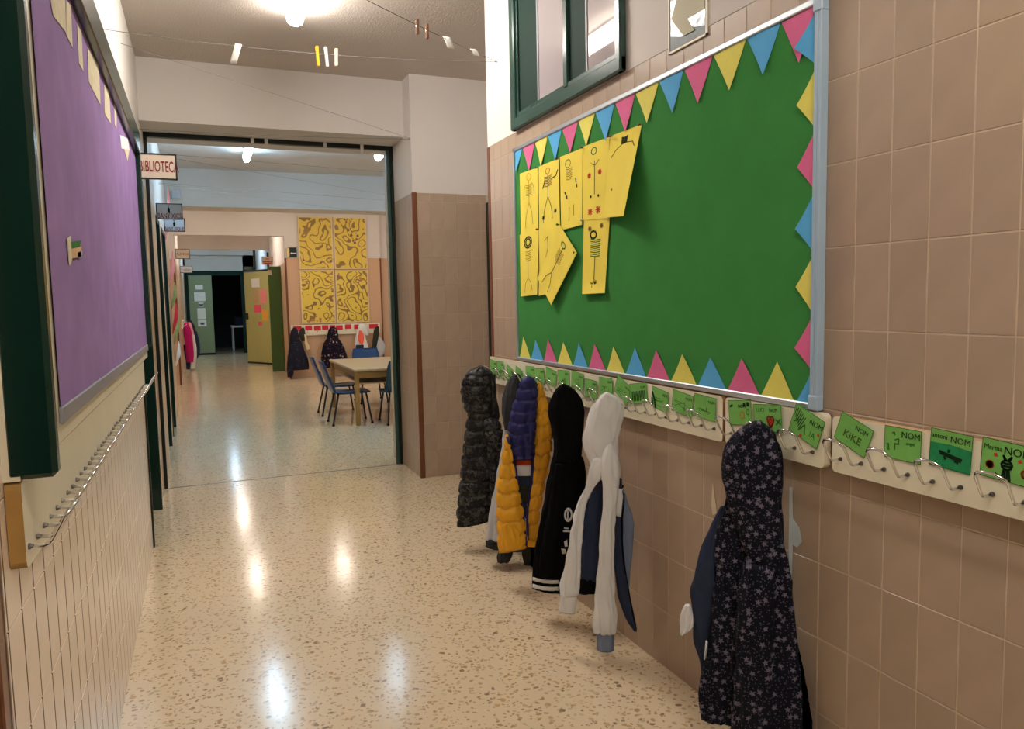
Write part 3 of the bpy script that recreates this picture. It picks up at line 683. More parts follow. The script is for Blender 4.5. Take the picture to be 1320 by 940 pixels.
def zpx(zx, zy): return (640+zx/3.241, 130+zy/3.241)
def sheet(quad, curl, label, lift=.003, drawing=None, seedv=0):
    """quad of photo pixels: top left, top right, bottom right, bottom left on the felt"""
    tl, tr, br, bl = [np.array(zpx(*q)) for q in quad]
    rnd = random.Random(seedv); ph = rnd.uniform(0, 6)
    def fn(u, v):   # v=0 at the top
        q = (tl*(1-u)+tr*u)*(1-v)+(bl*(1-u)+br*u)*v
        return pX(q[0], q[1], BF - lift - curl(u, v) - .0012*(1+math.sin(5*v+ph)))
    t = empty('drawing_sheet', tuple(fn(.5, 1)), label, 'drawing')
    b = MB(); b.grid(fn, 8, 14)
    n = len(b.v); vs = [(x+.0005, y, z) for x, y, z in b.v]; b.add(vs, [f[::-1] for f in b.f])
    b.build('paper', 'sheet_yellow', t, smooth=True)
    for lines, w, m in (drawing or []):
        d = MB()
        for L in lines:
            for (a0, a1), (c0, c1) in zip(L[:-1], L[1:]):
                A = np.array([a0, a1]); C = np.array([c0, c1]); D = (C-A)*np.array([.12, .28]); l = np.linalg.norm(D)
                if l < 1e-6: continue
                nn = np.array([-D[1], D[0]])/l*w*.36/np.array([.12, .28])
                q = []
                for pt in (A-nn, C-nn, C+nn, A+nn):
                    r_ = fn(min(max(pt[0], 0), 1), min(max(pt[1], 0), 1)); q.append((r_[0]-.0007, r_[1], r_[2]))
                d.add(q, [(0, 1, 2, 3)])
        tag(d.build('drawn_lines', m, t), kind='stuff')
    return t, fn
def ribs(cx, y0, y1, w, n): return [[(cx-w, y0+(y1-y0)*i/n), (cx, y0+(y1-y0)*i/n+.012), (cx+w, y0+(y1-y0)*i/n)] for i in range(n+1)]
def circ(cx, cy, r, ry=None, n=10): return [[(cx+r*math.cos(2*math.pi*i/n), cy+(ry or r*.45)*math.sin(2*math.pi*i/n)) for i in range(n+1)]]
def hand(cx, cy, s=1):
    return [[(cx, cy), (cx+.07*math.cos(a)*s, cy+.035*math.sin(a)*s)] for a in np.linspace(0, 2*math.pi, 9)]
def fig(cx=.5, tilt=0.):
    sp = [[(cx, .16), (cx+tilt*.3, .5)]]; legs = [[(cx+tilt*.3, .5), (cx-.18, .7), (cx-.24, .88)], [(cx+tilt*.3, .5), (cx+.16, .68), (cx+.2, .86)]]
    arms = [[(cx-.16, .2), (cx-.28, .28), (cx-.3, .42)], [(cx+.16, .2), (cx+.26, .26), (cx+.3, .4)]]
    return sp+legs, arms
l1, a1 = fig(.5)
l2, a2 = fig(.45)
sheet([(97, 305), (172, 278), (174, 545), (103, 572)], lambda u, v: .003*v, 'yellow drawing of a faint skeleton, upper sheet nearest the board corner', drawing=[(ribs(.5, .22, .38, .16, 6)+l1, .0028, 'ink_brown'), (circ(.5, .1, .12), .003, 'ink_orange'), (a1, .0025, 'ink_brown')], seedv=1)
sheet([(176, 275), (260, 240), (265, 520), (178, 552)], lambda u, v: .004*v, 'yellow drawing of a skeleton with a raised dark arm', drawing=[(ribs(.45, .2, .34, .18, 6), .004, 'ink_brown'), (l2, .0035, 'ink_dark'), ([[(.62, .26), (.85, .24), (.95, .16)], [(.3, .26), (.2, .36)]], .007, 'ink_dark'), (hand(.22, .8)+hand(.8, .76), .004, 'ink_dark'), (circ(.45, .12, .1), .004, 'ink_red')], seedv=2)
sheet([(265, 235), (360, 197), (357, 518), (270, 541)], lambda u, v: .004*v, 'yellow drawing of a pale skeleton with dotted arms', drawing=[(ribs(.4, .2, .34, .14, 6), .003, 'ink_brown'), ([[(.7, .36), (.72, .42)], [(.74, .44), (.76, .49)], [(.2, .5), (.25, .54)], [(.28, .55), (.3, .6)]], .008, 'ink_dark'), (circ(.35, .13, .12)+[[(.4, .72), (.38, .9)], [(.6, .7), (.62, .85)]], .003, 'ink_olive')], seedv=3)
sheet([(362, 192), (472, 150), (463, 492), (360, 498)], lambda u, v: .005*v, 'yellow drawing with red hands and feet beside the curled sheet', drawing=[([[(.45, .24), (.47, .68)], [(.3, .26), (.47, .3), (.62, .24)]], .0035, 'ink_brown'), (circ(.42, .11, .1), .005, 'ink_green'), (hand(.25, .42)+hand(.66, .4)+hand(.3, .9, 1.4)+hand(.62, .88, 1.5), .006, 'ink_red'), (hand(.32, .7, .5)+hand(.62, .7, .5), .006, 'ink_dark')], seedv=4)
sheet([(475, 148), (607, 98), (530, 482), (447, 489)], lambda u, v: .012*v+.06*max(0, v-.1)*u**1.5, 'large yellow drawing sheet curling away from the board, small stick torso on top', drawing=[([[(.1, .28), (.25, .2), (.5, .14), (.8, .16), (.88, .22)]], .003, 'ink_dark'), (ribs(.5, .07, .14, .1, 5), .005, 'ink_dark'), ([[(.25, .66), (.27, .68)]], .006, 'ink_dark')], seedv=5)
sheet([(97, 560), (175, 536), (170, 810), (102, 818)], lambda u, v: .005+.004*v, 'yellow drawing of a skeleton with a big black skull', lift=.005, drawing=[(circ(.45, .16, .2, .09)+circ(.45, .16, .12, .06), .009, 'ink_dark'), (ribs(.45, .3, .44, .14, 5)+[[(.45, .44), (.45, .72)], [(.45, .72), (.3, .8), (.25, .95)], [(.45, .72), (.62, .8), (.7, .92)]], .003, 'ink_brown')], seedv=6)
sheet([(176, 540), (262, 512), (240, 800), (176, 815)], lambda u, v: .003, 'yellow sheet half hidden behind the crooked drawing', lift=.004, drawing=[([[(.3, .2), (.45, .14), (.5, .3), (.4, .45)]], .003, 'ink_brown')], seedv=7)
sheet([(262, 515), (336, 635), (228, 853), (171, 742)], lambda u, v: .008+.012*v*u, 'crooked yellow drawing of a skeleton pinned at a slant', lift=.006, drawing=[(circ(.45, .16, .1, .04), .006, 'ink_green'), (ribs(.48, .26, .44, .14, 7)+[[(.48, .2), (.46, .66)], [(.46, .66), (.3, .8), (.25, .95)], [(.46, .66), (.6, .82), (.62, .94)]], .0035, 'ink_brown')], seedv=8)
sheet([(365, 492), (473, 488), (452, 803), (358, 808)], lambda u, v: .004+.012*max(0, v-.9)*8, 'narrow yellow drawing of a green-ribbed skeleton hanging below the others', lift=.002, drawing=[(ribs(.5, .28, .5, .2, 8), .005, 'ink_green'), (circ(.4, .22, .12, .05), .01, 'ink_dark'), ([[(.5, .5), (.5, .82)]]+hand(.42, .88, 1.2)+hand(.55, .86, 1.2), .004, 'ink_dark'), (hand(.25, .14)+hand(.7, .1), .005, 'ink_brown')], seedv=9)
# push pins
pin = MB(); pin.tube([(0, 0, 0), (-.006, 0, 0), (-.0065, 0, 0), (-.013, 0, 0)], .003, 8, rs=[.0022, .0022, .0042, .0042])
for i, (q, m, cn) in enumerate([((170, 280), 'screw', 'black'), ((258, 243), 'screw', 'black'), ((362, 196), 'screw', 'black'), ((474, 150), 'screw', 'black'), ((485, 148), 'screw', 'black'), ((604, 100), 'screw', 'black'), ((176, 537), 'ink_red', 'red'), ((262, 517), 'ink_green', 'green'), ((332, 634), 'screw', 'black'), ((361, 498), 'white_paper', 'white')]):
    P = pX(*zpx(*q), BF-.008)
    b = MB(); b.add([np.array(v)+P for v in pin.v], pin.f)
    tag(b.build('push_pin', m), '%s push pin holding the yellow drawings' % cn, 'push pin', '%s push pins on the green board' % cn)

# =================================================================== HOOK RAILS
def hook_mesh():
    L = .0625
    prof = [(0, 0), (.022, -.002), (.030, .000), (.036, .008), (.046, .026), (.054, .042)]
    top = []
    pts = [(d, 0.0, z) for d, z in prof]
    for i in range(1, 8):
        a = math.pi*i/8
        pts.append((.054+.012*math.sin(a), L/2-L/2*math.cos(a), .042+.016*math.sin(a)))
    pts += [(d, L, z) for d, z in prof[::-1]]
    b = MB(); b.tube(pts, .0032, 7); return b
HOOK = hook_mesh()
def flange(sx, name, y, z, x, parent):
    b = MB(); b.tube([(x, y, z), (x+sx*.003, y, z), (x+sx*.0032, y, z), (x+sx*.007, y, z)], .005, 8, rs=[.0052, .0052, .0042, .0034]); return b
def hook_rail(y0, y1, z0, z1, x, sx, ys, label, group, edge_mat, mats=('rail_cream',), screws=True):
    """sx=-1: on the right wall facing -X"""
    t = empty('coat_rail', (x, (y0+y1)/2, z0), label, 'coat rail', group)
    th = .0215 if sx < 0 else .0235
    r = .012; pts = []
    for (cy, cz, a0) in ((y0+r, z0+r, 180), (y1-r, z0+r, 270), (y1-r, z1-r, 0), (y0+r, z1-r, 90)):
        for k in range(4):
            a = math.radians(a0+k*30); pts.append((cy+r*math.cos(a), cz+r*math.sin(a)))
    b = MB(); n = len(pts); xf = x+sx*th
    b.add([(xf, p, q) for p, q in pts], [tuple(range(n)) if sx > 0 else tuple(range(n))[::-1]], 0)
    b.add([(xf, p, q) for p, q in pts]+[(x+sx*.0005, p, q) for p, q in pts], [(i, (i+1) % n, (i+1) % n+n, i+n) for i in range(n)], 1)
    b.build('board', [mats[0], edge_mat], t)
    me = None; sm = None
    for y in ys:
        if me is None:
            me = bpy.data.meshes.new('hook'); me.from_pydata([(sx*p[0], p[1], p[2]) for p in HOOK.v], [], HOOK.f if sx > 0 else [f[::-1] for f in HOOK.f]); me.materials.append(MATS['chrome'])
            me.polygons.foreach_set('use_smooth', [True]*len(me.polygons)); me.update()
            fb = flange(sx, 'screw', 0, 0, 0, None); sm = bpy.data.meshes.new('screw'); sm.from_pydata(fb.v, [], fb.f); sm.materials.append(MATS['screw']); sm.update()
        h = bpy.data.objects.new('hook', me); COL.objects.link(h); h.parent = t
        h.location = Vector((xf, y, z0+.036 if sx < 0 else .921)) - Vector(t.location)
        h.rotation_euler = (random.uniform(-.03, .03), 0, random.uniform(-.04, .04))
        if screws:
            for dy in (0, .0625):
                s_ = bpy.data.objects.new('screw', sm); COL.objects.link(s_); s_.parent = h; s_.location = (0, dy, 0)
    return t
hook_rail(1.803, 3.742, .862, 1.0, XR-.0045, -1, [1.84+.1265*i for i in range(15)], 'long cream coat rail below the green board with a row of steel hooks', None, 'rail_wood')
hook_rail(1.408, 1.79, .862, 1.0, XR-.0045, -1, [1.445, 1.571, 1.70], 'short cream coat rail holding the dark floral coat', None, 'rail_cream')
hook_rail(.30, 1.383, .862, 1.0, XR-.0045, -1, [.919-.128*4+.128*i-.006 for i in range(5)]+[1.043, 1.167, 1.293], 'cream coat rail with steel hooks and no coats, beside the pin board corner', None, 'rail_edge')

# name cards
def ncard(px, py, w, h, ang, label, words, group=None, out=.0, mat_='card_green', nomsize=.016, nompos=(.3, .27), extra=None, yaw=0.):
    P = pX(px, py, 1.4195); c = Vector((1.4192-out, P[1], P[2]))
    R = Matrix.Rotation(ang, 4, RX.cross(RU)) @ Matrix.Rotation(yaw, 4, 'Z')
    xa = (R @ RX); ya = (R @ RU)
    m = frame(c, xa, ya)
    t = empty('name_card', tuple(m @ Vector((0, -h/2, 0))), label, 'name card', group)
    def rect(x0, y0, x1, y1, z): return [m @ Vector(p) for p in ((x0, y0, z), (x1, y0, z), (x1, y1, z), (x0, y1, z))]
    nrm = xa.cross(ya)
    b = MB(); b.prism(rect(-w/2, -h/2, w/2, h/2, 0), nrm, .0006); b.build('paper', mat_, t)
    e = .0011; b = MB()
    for r_ in ((-w/2, -h/2, w/2, -h/2+e), (-w/2, h/2-e, w/2, h/2), (-w/2, -h/2, -w/2+e, h/2), (w/2-e, -h/2, w/2, h/2)): b.add(rect(*r_, .0009), [(0, 1, 2, 3)])
    b.build('border', 'ink_dark', t)
    if nomsize: put_text('NOM', nomsize, m @ Matrix.Translation((w*nompos[0]-.0, h*nompos[1], .001)), 'ink_dark', t, 0.0)
    for (s_, sz, x, y, mt, sx) in words: put_text(s_, sz, m @ Matrix.Translation((w*x, h*y, .001)), mt, t, 0, sx)
    for (ln, wd, mt) in (extra or []): strokes([[(p*w, q*h) for p, q in L] for L in ln], wd, m, mt, t, 'drawing', .0012)
    return t
small = [(637, 473, .10, -.06), (646, 475, .10, .02), (658, 482, .10, -.25), (670, 484, .10, -.22), (684, 482, .105, .04), (696, 485, .11, .06), (711, 486, .11, -.14), (727, 488, .11, .05), (745, 491, .11, -.08), (763, 501, .10, -.03), (782, 499, .10, .03), (804, 502, .105, -.42), (824, 507, .108, .16), (851, 515, .105, -.12), (881, 520, .105, -.12), (910, 525, .105, -.06)]
rs = random.Random(3)
for i, (px, py, w, ang) in enumerate(small):
    sc = [[[(rs.uniform(-.4, .3), rs.uniform(-.35, .1)) for _ in range(5)]] for _ in range(2)]
    lab = 'small green name card pinned above the hooks of the long coat rail'; gp = 'name cards on the long coat rail'
    if i == 12: lab, gp = 'green name card with tall dark upright strokes on the long coat rail', None
    if i == 11: lab, gp = 'tilted green name card beside the card with tall upright strokes', None
    if i == 13: lab, gp = 'green name card with a dark wedge along its edge on the long coat rail', None
    ex = [(sc[0], .0018, 'ink_green'), (sc[1], .0015, 'ink_olive')]
    if i == 12: ex.append(([[(x, -.35), (x+.02, .1)] for x in np.linspace(-.35, .35, 9)], .005, 'ink_dark'))
    if i == 13: ex.append(([[(-.45, .2), (-.3, -.1), (-.22, -.45)], [(-.46, -.1), (-.4, -.45)]], .010, 'ink_dark'))
    ncard(px, py, w, .072, ang, lab, [], gp, rs.uniform(.001, .006), extra=ex, nomsize=.013, yaw=rs.uniform(-.06, .06))
ncard(955, 532, .098, .072, .12, 'green name card with two dark ovals partly behind the floral coat', [], None, .002, nomsize=.014, nompos=(.1, .25),
      extra=[([[(-.42, .25), (-.32, .3)]], .006, 'ink_dark'), ([[(.2, .28), (.21, .34)], [(.36, .3), (.37, .38)]], .010, 'ink_dark'), (circ(.1, -.1, .08, .14), .003, 'ink_orange'), (circ(.34, .02, .06, .1)+[[(.2, -.4), (.45, -.38)]], .002, 'ink_green')])
heart = [(.12*(16*math.sin(t)**3)/16+.1, .26*(13*math.cos(t)-5*math.cos(2*t)-2*math.cos(3*t)-math.cos(4*t))/16-.12) for t in np.linspace(0, 2*math.pi, 30)]
t = ncard(991, 539, .108, .075, .10, 'green name card with a red heart above the floral coat', [('LUCI', .015, -.25, .28, 'ink_green', 1)], None, .003, nomsize=.014, nompos=(.22, .28),
      extra=[([[(hx*k, -.12+(hy+.12)*k) for hx, hy in heart] for k in (1.0,)], .004, 'ink_red'), ([[(.1-.11+.0, -.05), (.21, -.05)], [(.02, -.14), (.18, -.14)], [(.05, -.22), (.15, -.22)], [(.08, -.3), (.12, -.3)]], .0075, 'ink_red'), ([[(-.4, -.2), (-.25, -.1), (-.3, -.3)], [(.3, -.05), (.45, -.2)], [(.45, -.02), (.3, -.22)]], .005, 'ink_green')])
ncard(1041, 549, .105, .078, -.36, 'dark scribbled green name card above the free hook of the short rail', [('IA', .022, .25, -.18, 'ink_green', 1)], None, .003, nomsize=.019, nompos=(.27, .22),
      extra=[([[(-.44+.06*k, .42-.03*k), (-.44+.04*k, .12-.06*k)] for k in range(7)], .0022, 'ink_dark'), ([[(-.2, -.3), (-.05, .0), (.02, -.3)], [(-.4, -.1), (-.2, .1)]], .004, 'ink_green'), ([[(.42, -.02), (.43, -.05)], [(-.1, -.42), (-.06, -.42)]], .007, 'ink_red')])
ncard(1101, 560, .099, .073, -.36, 'green name card reading KIKE tilted on the coat rail', [('KiKE', .026, .0, -.12, 'ink_olive', 1.05)], None, .002, nomsize=.0165, nompos=(.2, .25))
ncard(1164, 573, .094, .073, -.01, 'plain green name card with bold dark lettering between KIKE and the boat card', [('angel', .011, .22, .06, 'ink_green', 1)], None, .001, nomsize=.020, nompos=(.22, .29),
      extra=[([[(-.2, .1), (-.1, .15), (-.1, -.02), (-.2, -.02), (-.2, -.2)], [(-.42, -.05), (-.4, -.25)], [(-.38, -.05), (-.36, -.25)]], .003, 'ink_green'), ([[(-.28, .3), (-.22, .33), (-.2, .25)]], .003, 'ink_green')])
t = ncard(1226, 581, .094, .080, -.05, 'green name card with a teal sea and a dark boat drawing', [('antoni', .015, -.28, .32, 'ink_dark', .95)], None, .001, nomsize=.019, nompos=(.22, .29))
mm = frame((1.4192-.001, pX(1226, 581, 1.4195)[1], pX(1226, 581, 1.4195)[2]), Matrix.Rotation(-.05, 4, 'X') @ RX if False else (Matrix.Rotation(-.05, 4, RX.cross(RU)) @ RX), Matrix.Rotation(-.05, 4, RX.cross(RU)) @ RU)
b = MB(); b.add([mm @ Vector(p) for p in ((-.046, -.039, .0008), (.046, -.039, .0008), (.046, .008, .0008), (.0, .012, .0008), (-.046, .010, .0008))], [(0, 1, 2, 3, 4)]); b.build('painted_sea', 'card_teal', t)
strokes([[(-.024, -.006), (.0, -.010), (.026, -.014)], [(-.022, -.010), (.024, -.018)], [(-.012, -.016), (-.010, -.020)], [(.012, -.020), (.018, -.022)], [(-.004, -.004), (-.003, .0)]], .005, mm, 'ink_dark', t, 'drawing', .0014)
ncard(1296, 595, .095, .078, -.06, 'green name card with a grey cat drawing and hearts', [('Marina', .015, -.26, .28, 'ink_dark', .9)], None, .001, nomsize=.022, nompos=(.24, .27),
      extra=[(circ(.05, -.08, .11, .12)+[[(.0, .05), (-.03, .14), (.04, .03)], [(.1, .05), (.14, .14), (.06, .03)], [(.0, -.2), (-.04, -.46)], [(.1, -.2), (.14, -.46)], [(.02, -.2), (.03, -.46)], [(.07, -.2), (.08, -.46)], [(-.04, -.12), (.14, -.1)], [(-.02, -.04), (.12, -.04)], [(-.06, -.4), (-.16, -.36)]], .0045, 'ink_dark'),
             (circ(-.3, -.16, .07, .09)+circ(-.3, -.16, .03, .04)+circ(.42, -.2, .06, .09), .005, 'ink_orange'), ([[(-.2, .13), (-.19, .1)], [(.3, .1), (.31, .07)]], .007, 'ink_red')])

# =================================================================== WINDOW in the right wall, arrow sign
WY0, WY1, WZ0, WZ1 = 2.37, 3.385, 2.10, 2.83
w = structure(empty('window_1', (XR, (WY0+WY1)/2, WZ0), 'dark green framed interior window with two pale panes', 'window'))
def wb(nm, y0, y1, z0, z1, x0, x1, m, r=.004):
    b = MB(); b.rbox((x0, y0, z0), (x1, y1, z1), r); return b.build(nm, m, w)
wb('frame_bottom', WY0, WY1, WZ0, WZ0+.055, 1.418, XR-.001, 'window_green', .006)
wb('frame_top', WY0, WY1, WZ1-.055, WZ1, 1.418, XR-.001, 'window_green', .006)
wb('frame_side', WY1-.05, WY1, WZ0, WZ1, 1.416, XR-.001, 'window_green', .006); wb('frame_side', WY0, WY0+.04, WZ0, WZ1, 1.416, XR-.001, 'window_green', .006)
wb('backing', WY0+.03, WY1-.03, WZ0+.04, WZ1-.04, 1.440, XR-.001, 'dark_green_matt', .001)
wb('sash_rail', WY0+.04, WY1-.05, WZ0+.055, WZ0+.075, 1.428, 1.440, 'window_green', .002)
wb('mullion', 2.80, 2.835, WZ0+.06, WZ1-.05, 1.424, 1.440, 'window_green', .003)
wb('stile', 3.085, 3.10, WZ0+.07, WZ1-.05, 1.430, 1.440, 'plastic_grey', .002); wb('stile', 2.635, 2.65, WZ0+.07, WZ1-.05, 1.430, 1.440, 'plastic_grey', .002)
wb('stile', 3.318, 3.333, WZ0+.06, WZ1-.05, 1.430, 1.440, 'window_green', .002)
for y0, y1 in ((2.835, 3.085), (2.41, 2.635)): wb('pane', y0, y1, WZ0+.075, WZ1-.055, 1.434, 1.440, 'pane_grey', .0005)
t = empty('arrow_sign', (XR, 2.01, 2.08), 'foil-backed sign with a beige arrow above the green board', 'sign')
ap = lambda zx, zy: pX(845+zx/11.753, zy/11.753, XR-.006)
m_ = [pX(866, 62, XR), pX(911, 44, XR)]
b = MB(); b.box((XR-.004, 1.915, 2.082), (XR-.001, 2.102, 2.34)); b.build('plate', 'slate_card', t)
b = MB(); fw = .006
for a, c in (((1.915-.006, 2.076), (2.108, 2.082)), ((1.909, 2.076), (1.915, 2.346)), ((2.102, 2.076), (2.108, 2.346)), ((1.909, 2.34), (2.108, 2.346))): b.box((XR-.006, a[0], a[1]), (XR-.001, c[0], c[1]))
b.build('sleeve_edge', 'rail_cream', t)
b = MB(); b.add([ap(x, y) for x, y in ((230, 560), (230, 30), (300, 0), (750, 0), (750, 380), (560, 420), (400, 560))], [tuple(range(7))]); b.build('foil', 'silver_foil', t)
b = MB(); b.prism([ap(x, y) for x, y in ((425, 545), (590, 455), (475, 285), (745, 130), (745, -260), (360, -150), (240, 290))], (-1, 0, 0), .001); b.build('arrow', 'arrow_beige', t)
# scars in the tiles
for pts, nm in (([(1018, 628), (1021, 628), (1022, 668), (1030, 680), (1034, 698), (1028, 706), (1022, 702), (1021, 740), (1018, 760), (1017, 700)], 'paint_smear'), ([(919, 622), (921, 640), (923, 650), (924, 662), (919, 664), (917, 652)], 'paint_smear')):
    b = MB(); b.prism([pX(x, y, XR-.0012) for x, y in pts], (-1, 0, 0), .001); b.build(nm, 'paint_smear' if pts[0][0] > 1000 else 'torn_paper', wall_right)

# =================================================================== LEFT WALL: purple board, hook rail
PF = -.2735
t = empty('purple_board', (PF, 2.9, 1.0), 'purple felt pin board in a deep dark green frame with torn paper scraps', 'pin board')
b = MB(); b.box((XL, 1.366, 1.0315), (PF, 4.5, 2.2)); b.build('backing', 'cream_panel', t)
b = MB(); b.grid(lambda u, v: (PF+.004, 1.74+2.72*u, 1.10+1.05*v+.004*math.sin(u*40)*(1-v)), 40, 4)
b.build('felt', 'purple_felt', t)
b = MB(); b.rbox((PF, 1.735, 1.068), (PF+.009, 4.46, 1.102), .002); b.build('lower_edging', 'plastic_grey', t)
b = MB(); b.rbox((XL+.004, 1.364, 1.033), (-.222, 1.40, 2.2), .008); b.build('frame_post', 'dark_green', t)
b = MB(); b.rbox((PF-.003, 4.44, 1.09), (-.246, 4.50, 2.2), .004); b.build('frame_post', 'dark_green', t)
b = MB(); b.rbox((PF-.003, 1.40, 2.10), (-.243, 4.46, 2.215), .004); b.build('frame_top', 'dark_green', t)
scr = [[(64.8, 0), (83.6, 0), (84.6, 41.5), (68.6, 20.7)], [(85, 0), (91, 6.4), (93.2, 61.3), (85, 44.7)], [(99, 30.3), (104.7, 41.5), (107.2, 92.6), (101.5, 81.4)], [(112.4, 60.6), (127, 84.6), (129.3, 135.7), (114, 105.3)], [(134, 108.5), (140.5, 118), (142.7, 159.6), (134.7, 146.8)], [(147, 134), (150, 140), (150, 166), (147.5, 161)], [(154.5, 174), (164.4, 178.7), (166.6, 193), (156.4, 191.5)], [(159.6, 191.5), (166.6, 193), (164.4, 207.5)]]
for i, q in enumerate(scr):
    b = MB(); b.prism([pX(x, y, PF+.005) for x, y in q], (1, 0, 0), .0008); b.build('torn_scrap', 'white_paper' if i == 6 else 'torn_paper', t)
for q, m in (([(86, 308), (90, 304), (92, 335), (89, 342)], 'torn_paper'), ([(90, 312), (103, 310), (102, 318), (91, 320)], 'ink_green'), ([(91, 321), (104, 318), (104, 331), (92, 333)], 'rail_edge'), ([(99, 325), (105, 324), (104, 332), (99, 332)], 'white_paper')):
    b = MB(); b.prism([pX(x, y, PF+.006) for x, y in q], (1, 0, 0), .002); b.build('torn_scrap', m, t)
hook_rail(1.366, 4.17, .889, 1.03, XL+.0005, 1, [1.385+.1255*i for i in range(22)], 'cream coat rail with a long row of steel hooks under the purple board', None, 'mustard_wood', ('cream_panel',), True)

# =================================================================== SIGNS over the doors
def door_sign(y, x0, x1, z0, z1, label, lines, face, frame_m, rods=None):
    t = empty('door_sign', (x0, y, z0), label, 'sign')
    b = MB(); b.rbox((x0, y, z0), (x1, y+.012, z1), .001); b.build('plate', face, t)
    b = MB(); e = .008
    for a, c in (((x0, z0), (x1, z0+e)), ((x0, z1-e), (x1, z1)), ((x0, z0), (x0+e, z1)), ((x1-e, z0), (x1, z1))): b.box((a[0], y-.003, a[1]), (c[0], y+.014, c[1]))
    b.build('frame', frame_m, t)
    for (s_, sz, x, z, mt, sx) in lines: put_text(s_, sz, frame((x, y-.001, z), (1, 0, 0), (0, 0, 1)), mt, t, .012, sx)
    return t
door_sign(4.95, XL+.004, -.080, 2.048, 2.198, 'beige BIBLIOTECA sign with dark frame over the library door', [('BIBLIOTECA', .088, -.178, 2.120, 'sign_text', .445)], 'sign_beige', 'sign_frame')
t = door_sign(7.3, XH+.004, -.094, 2.060, 2.200, 'grey BANY XICS toilet sign with a small figure', [('BANY XICS', .062, -.200, 2.090, 'sign_text', .62)], 'sign_grey', 'sign_frame')
mt = frame((-.205, 7.299, 2.15), (1, 0, 0), (0, 0, 1)); strokes([[(0, .028), (0, .03)], [(0, .012), (0, -.012)], [(-.004, 0), (-.004, -.03)], [(.004, 0), (.004, -.03)]], .012, mt, 'ink_dark', t, 'figure')
t = door_sign(8.5, XH+.02, -.093, 2.064, 2.200, 'grey BANY XIQUES toilet sign behind the first one', [('BANY XIQUES', .05, -.190, 2.092, 'sign_text', .6)], 'sign_grey', 'sign_frame')
mt = frame((-.195, 8.499, 2.15), (1, 0, 0), (0, 0, 1)); strokes([[(0, .024), (0, .026)], [(0, .012), (0, -.012)], [(-.008, -.004), (.008, -.004)], [(-.004, 0), (-.004, -.03)], [(.004, 0), (.004, -.03)]], .011, mt, 'ink_dark', t, 'figure')
door_sign(14.0, -.330, -.105, 2.10, 2.27, 'beige framed sign with rust lettering inside the passage mouth', [('PLÀSTICA', .06, -.217, 2.18, 'rail_wood', .72)], 'sign_beige', 'sign_frame')
t = door_sign(17.0, -.332, -.092, 1.985, 2.128, 'grey sign with rounded dark frame deep in the passage', [], 'sign_grey', 'sign_frame')
strokes([[(-.07, 0), (.07, 0)], [(-.05, -.02), (.05, -.02)], [(-.02, .03), (.02, .03)]], .008, frame((-.2, 16.999, 2.05), (1, 0, 0), (0, 0, 1)), 'slate_card', t, 'faint_lines')
t = door_sign(15.0, 1.13, 1.335, 2.055, 2.20, 'pale sign with two rows of red lettering by the narrow green door', [], 'sign_beige', 'garland_pink')
strokes([[(-.02, .035), (.03, .035)], [(-.085, -.02), (.085, -.02)], [(-.07, -.045), (.07, -.045)]], .016, frame((1.23, 14.999, 2.125), (1, 0, 0), (0, 0, 1)), 'ink_red', t, 'red_lines')
t = door_sign(17.75, .95, 1.14, 2.075, 2.15, 'small dark sign above the olive door', [], 'slate_card', 'sign_frame')

# =================================================================== STRINGS across the ceiling
def string(p, q, sag, label, r=.0012):
    p, q = np.array(p), np.array(q)
    b = MB(); b.tube([p*(1-t)+q*t-np.array([0, 0, sag*4*t*(1-t)]) for t in np.linspace(0, 1, 13)], r, 5)
    return tag(b.build('string', 'string', smooth=True), label, 'string')
A, B = np.array([XL, 3.51, 2.418]), np.array([XR, 3.608, 2.491])
string(A, B, .03, 'grey string with clothes pegs stretched across the near corridor', .0014)
C0 = np.array([XR, 3.608, 2.491]); C1 = np.array([XL, 2.36, 2.56])
string(C0, C1, .03, 'grey string running back over the corridor from the same wall nail', .0014)
string((XR-.002, 5.31, 2.458), (XL, 4.33, 2.62), .0, 'thin string rising from the pillar corner to the left wall')
string((XR-.002, 5.31, 2.452), (XL, 5.46, 2.44), .01, 'thin string along the lower edge of the white beam')
for k, (y0, z0, y1, z1) in enumerate(((6.6, 2.50, 6.9, 2.44), (6.6, 2.49, 8.4, 2.36), (8.3, 2.52, 8.6, 2.42), (8.3, 2.51, 9.8, 2.36))):
    string((XH, y0, z0), (3.0, y1, z1), .0, ['thin string across the bluish hall just behind the opening', 'thin string slanting across the bluish hall from the same nail', 'thin string before the crossbeam of the hall', 'thin string slanting down toward the crossbeam of the hall'][k])
def on(P, Q, x): t = (x-P[0])/(Q[0]-P[0]); p = P*(1-t)+Q*t; return p-np.array([0, 0, .03*4*t*(1-t)])
def peg(p, m, label, h=.075, tilt=0.):
    t = empty('clothes_peg', tuple(p-np.array([0, 0, h*.6])), label, 'clothes peg')
    for s_ in (-1, 1):
        b = MB(); w = .006; z0, z1 = p[2]-h*.62, p[2]+h*.38; x0 = p[0]+tilt*h
        b.add([(p[0]+dx+s_*0+tt*tilt*h, p[1]+s_*(.002+.004*k_)+dy, z) for (z, tt, k_) in ((z0, 1, .2), (p[2], .3, .3), (z1, 0, 1.)) for dx in (-w, w) for dy in (0, s_*.004)],
              [(0, 1, 3, 2), (0, 2, 6, 4), (2, 3, 7, 6), (3, 1, 5, 7), (1, 0, 4, 5), (4, 6, 10, 8), (6, 7, 11, 10), (7, 5, 9, 11), (5, 4, 8, 9), (8, 10, 11, 9)])
        b.build('half', m, t)
    b = MB(); b.tube([(p[0]-w, p[1], p[2]-.003), (p[0]+w, p[1], p[2]-.003)], .0035, 8); b.build('spring', 'chrome', t)
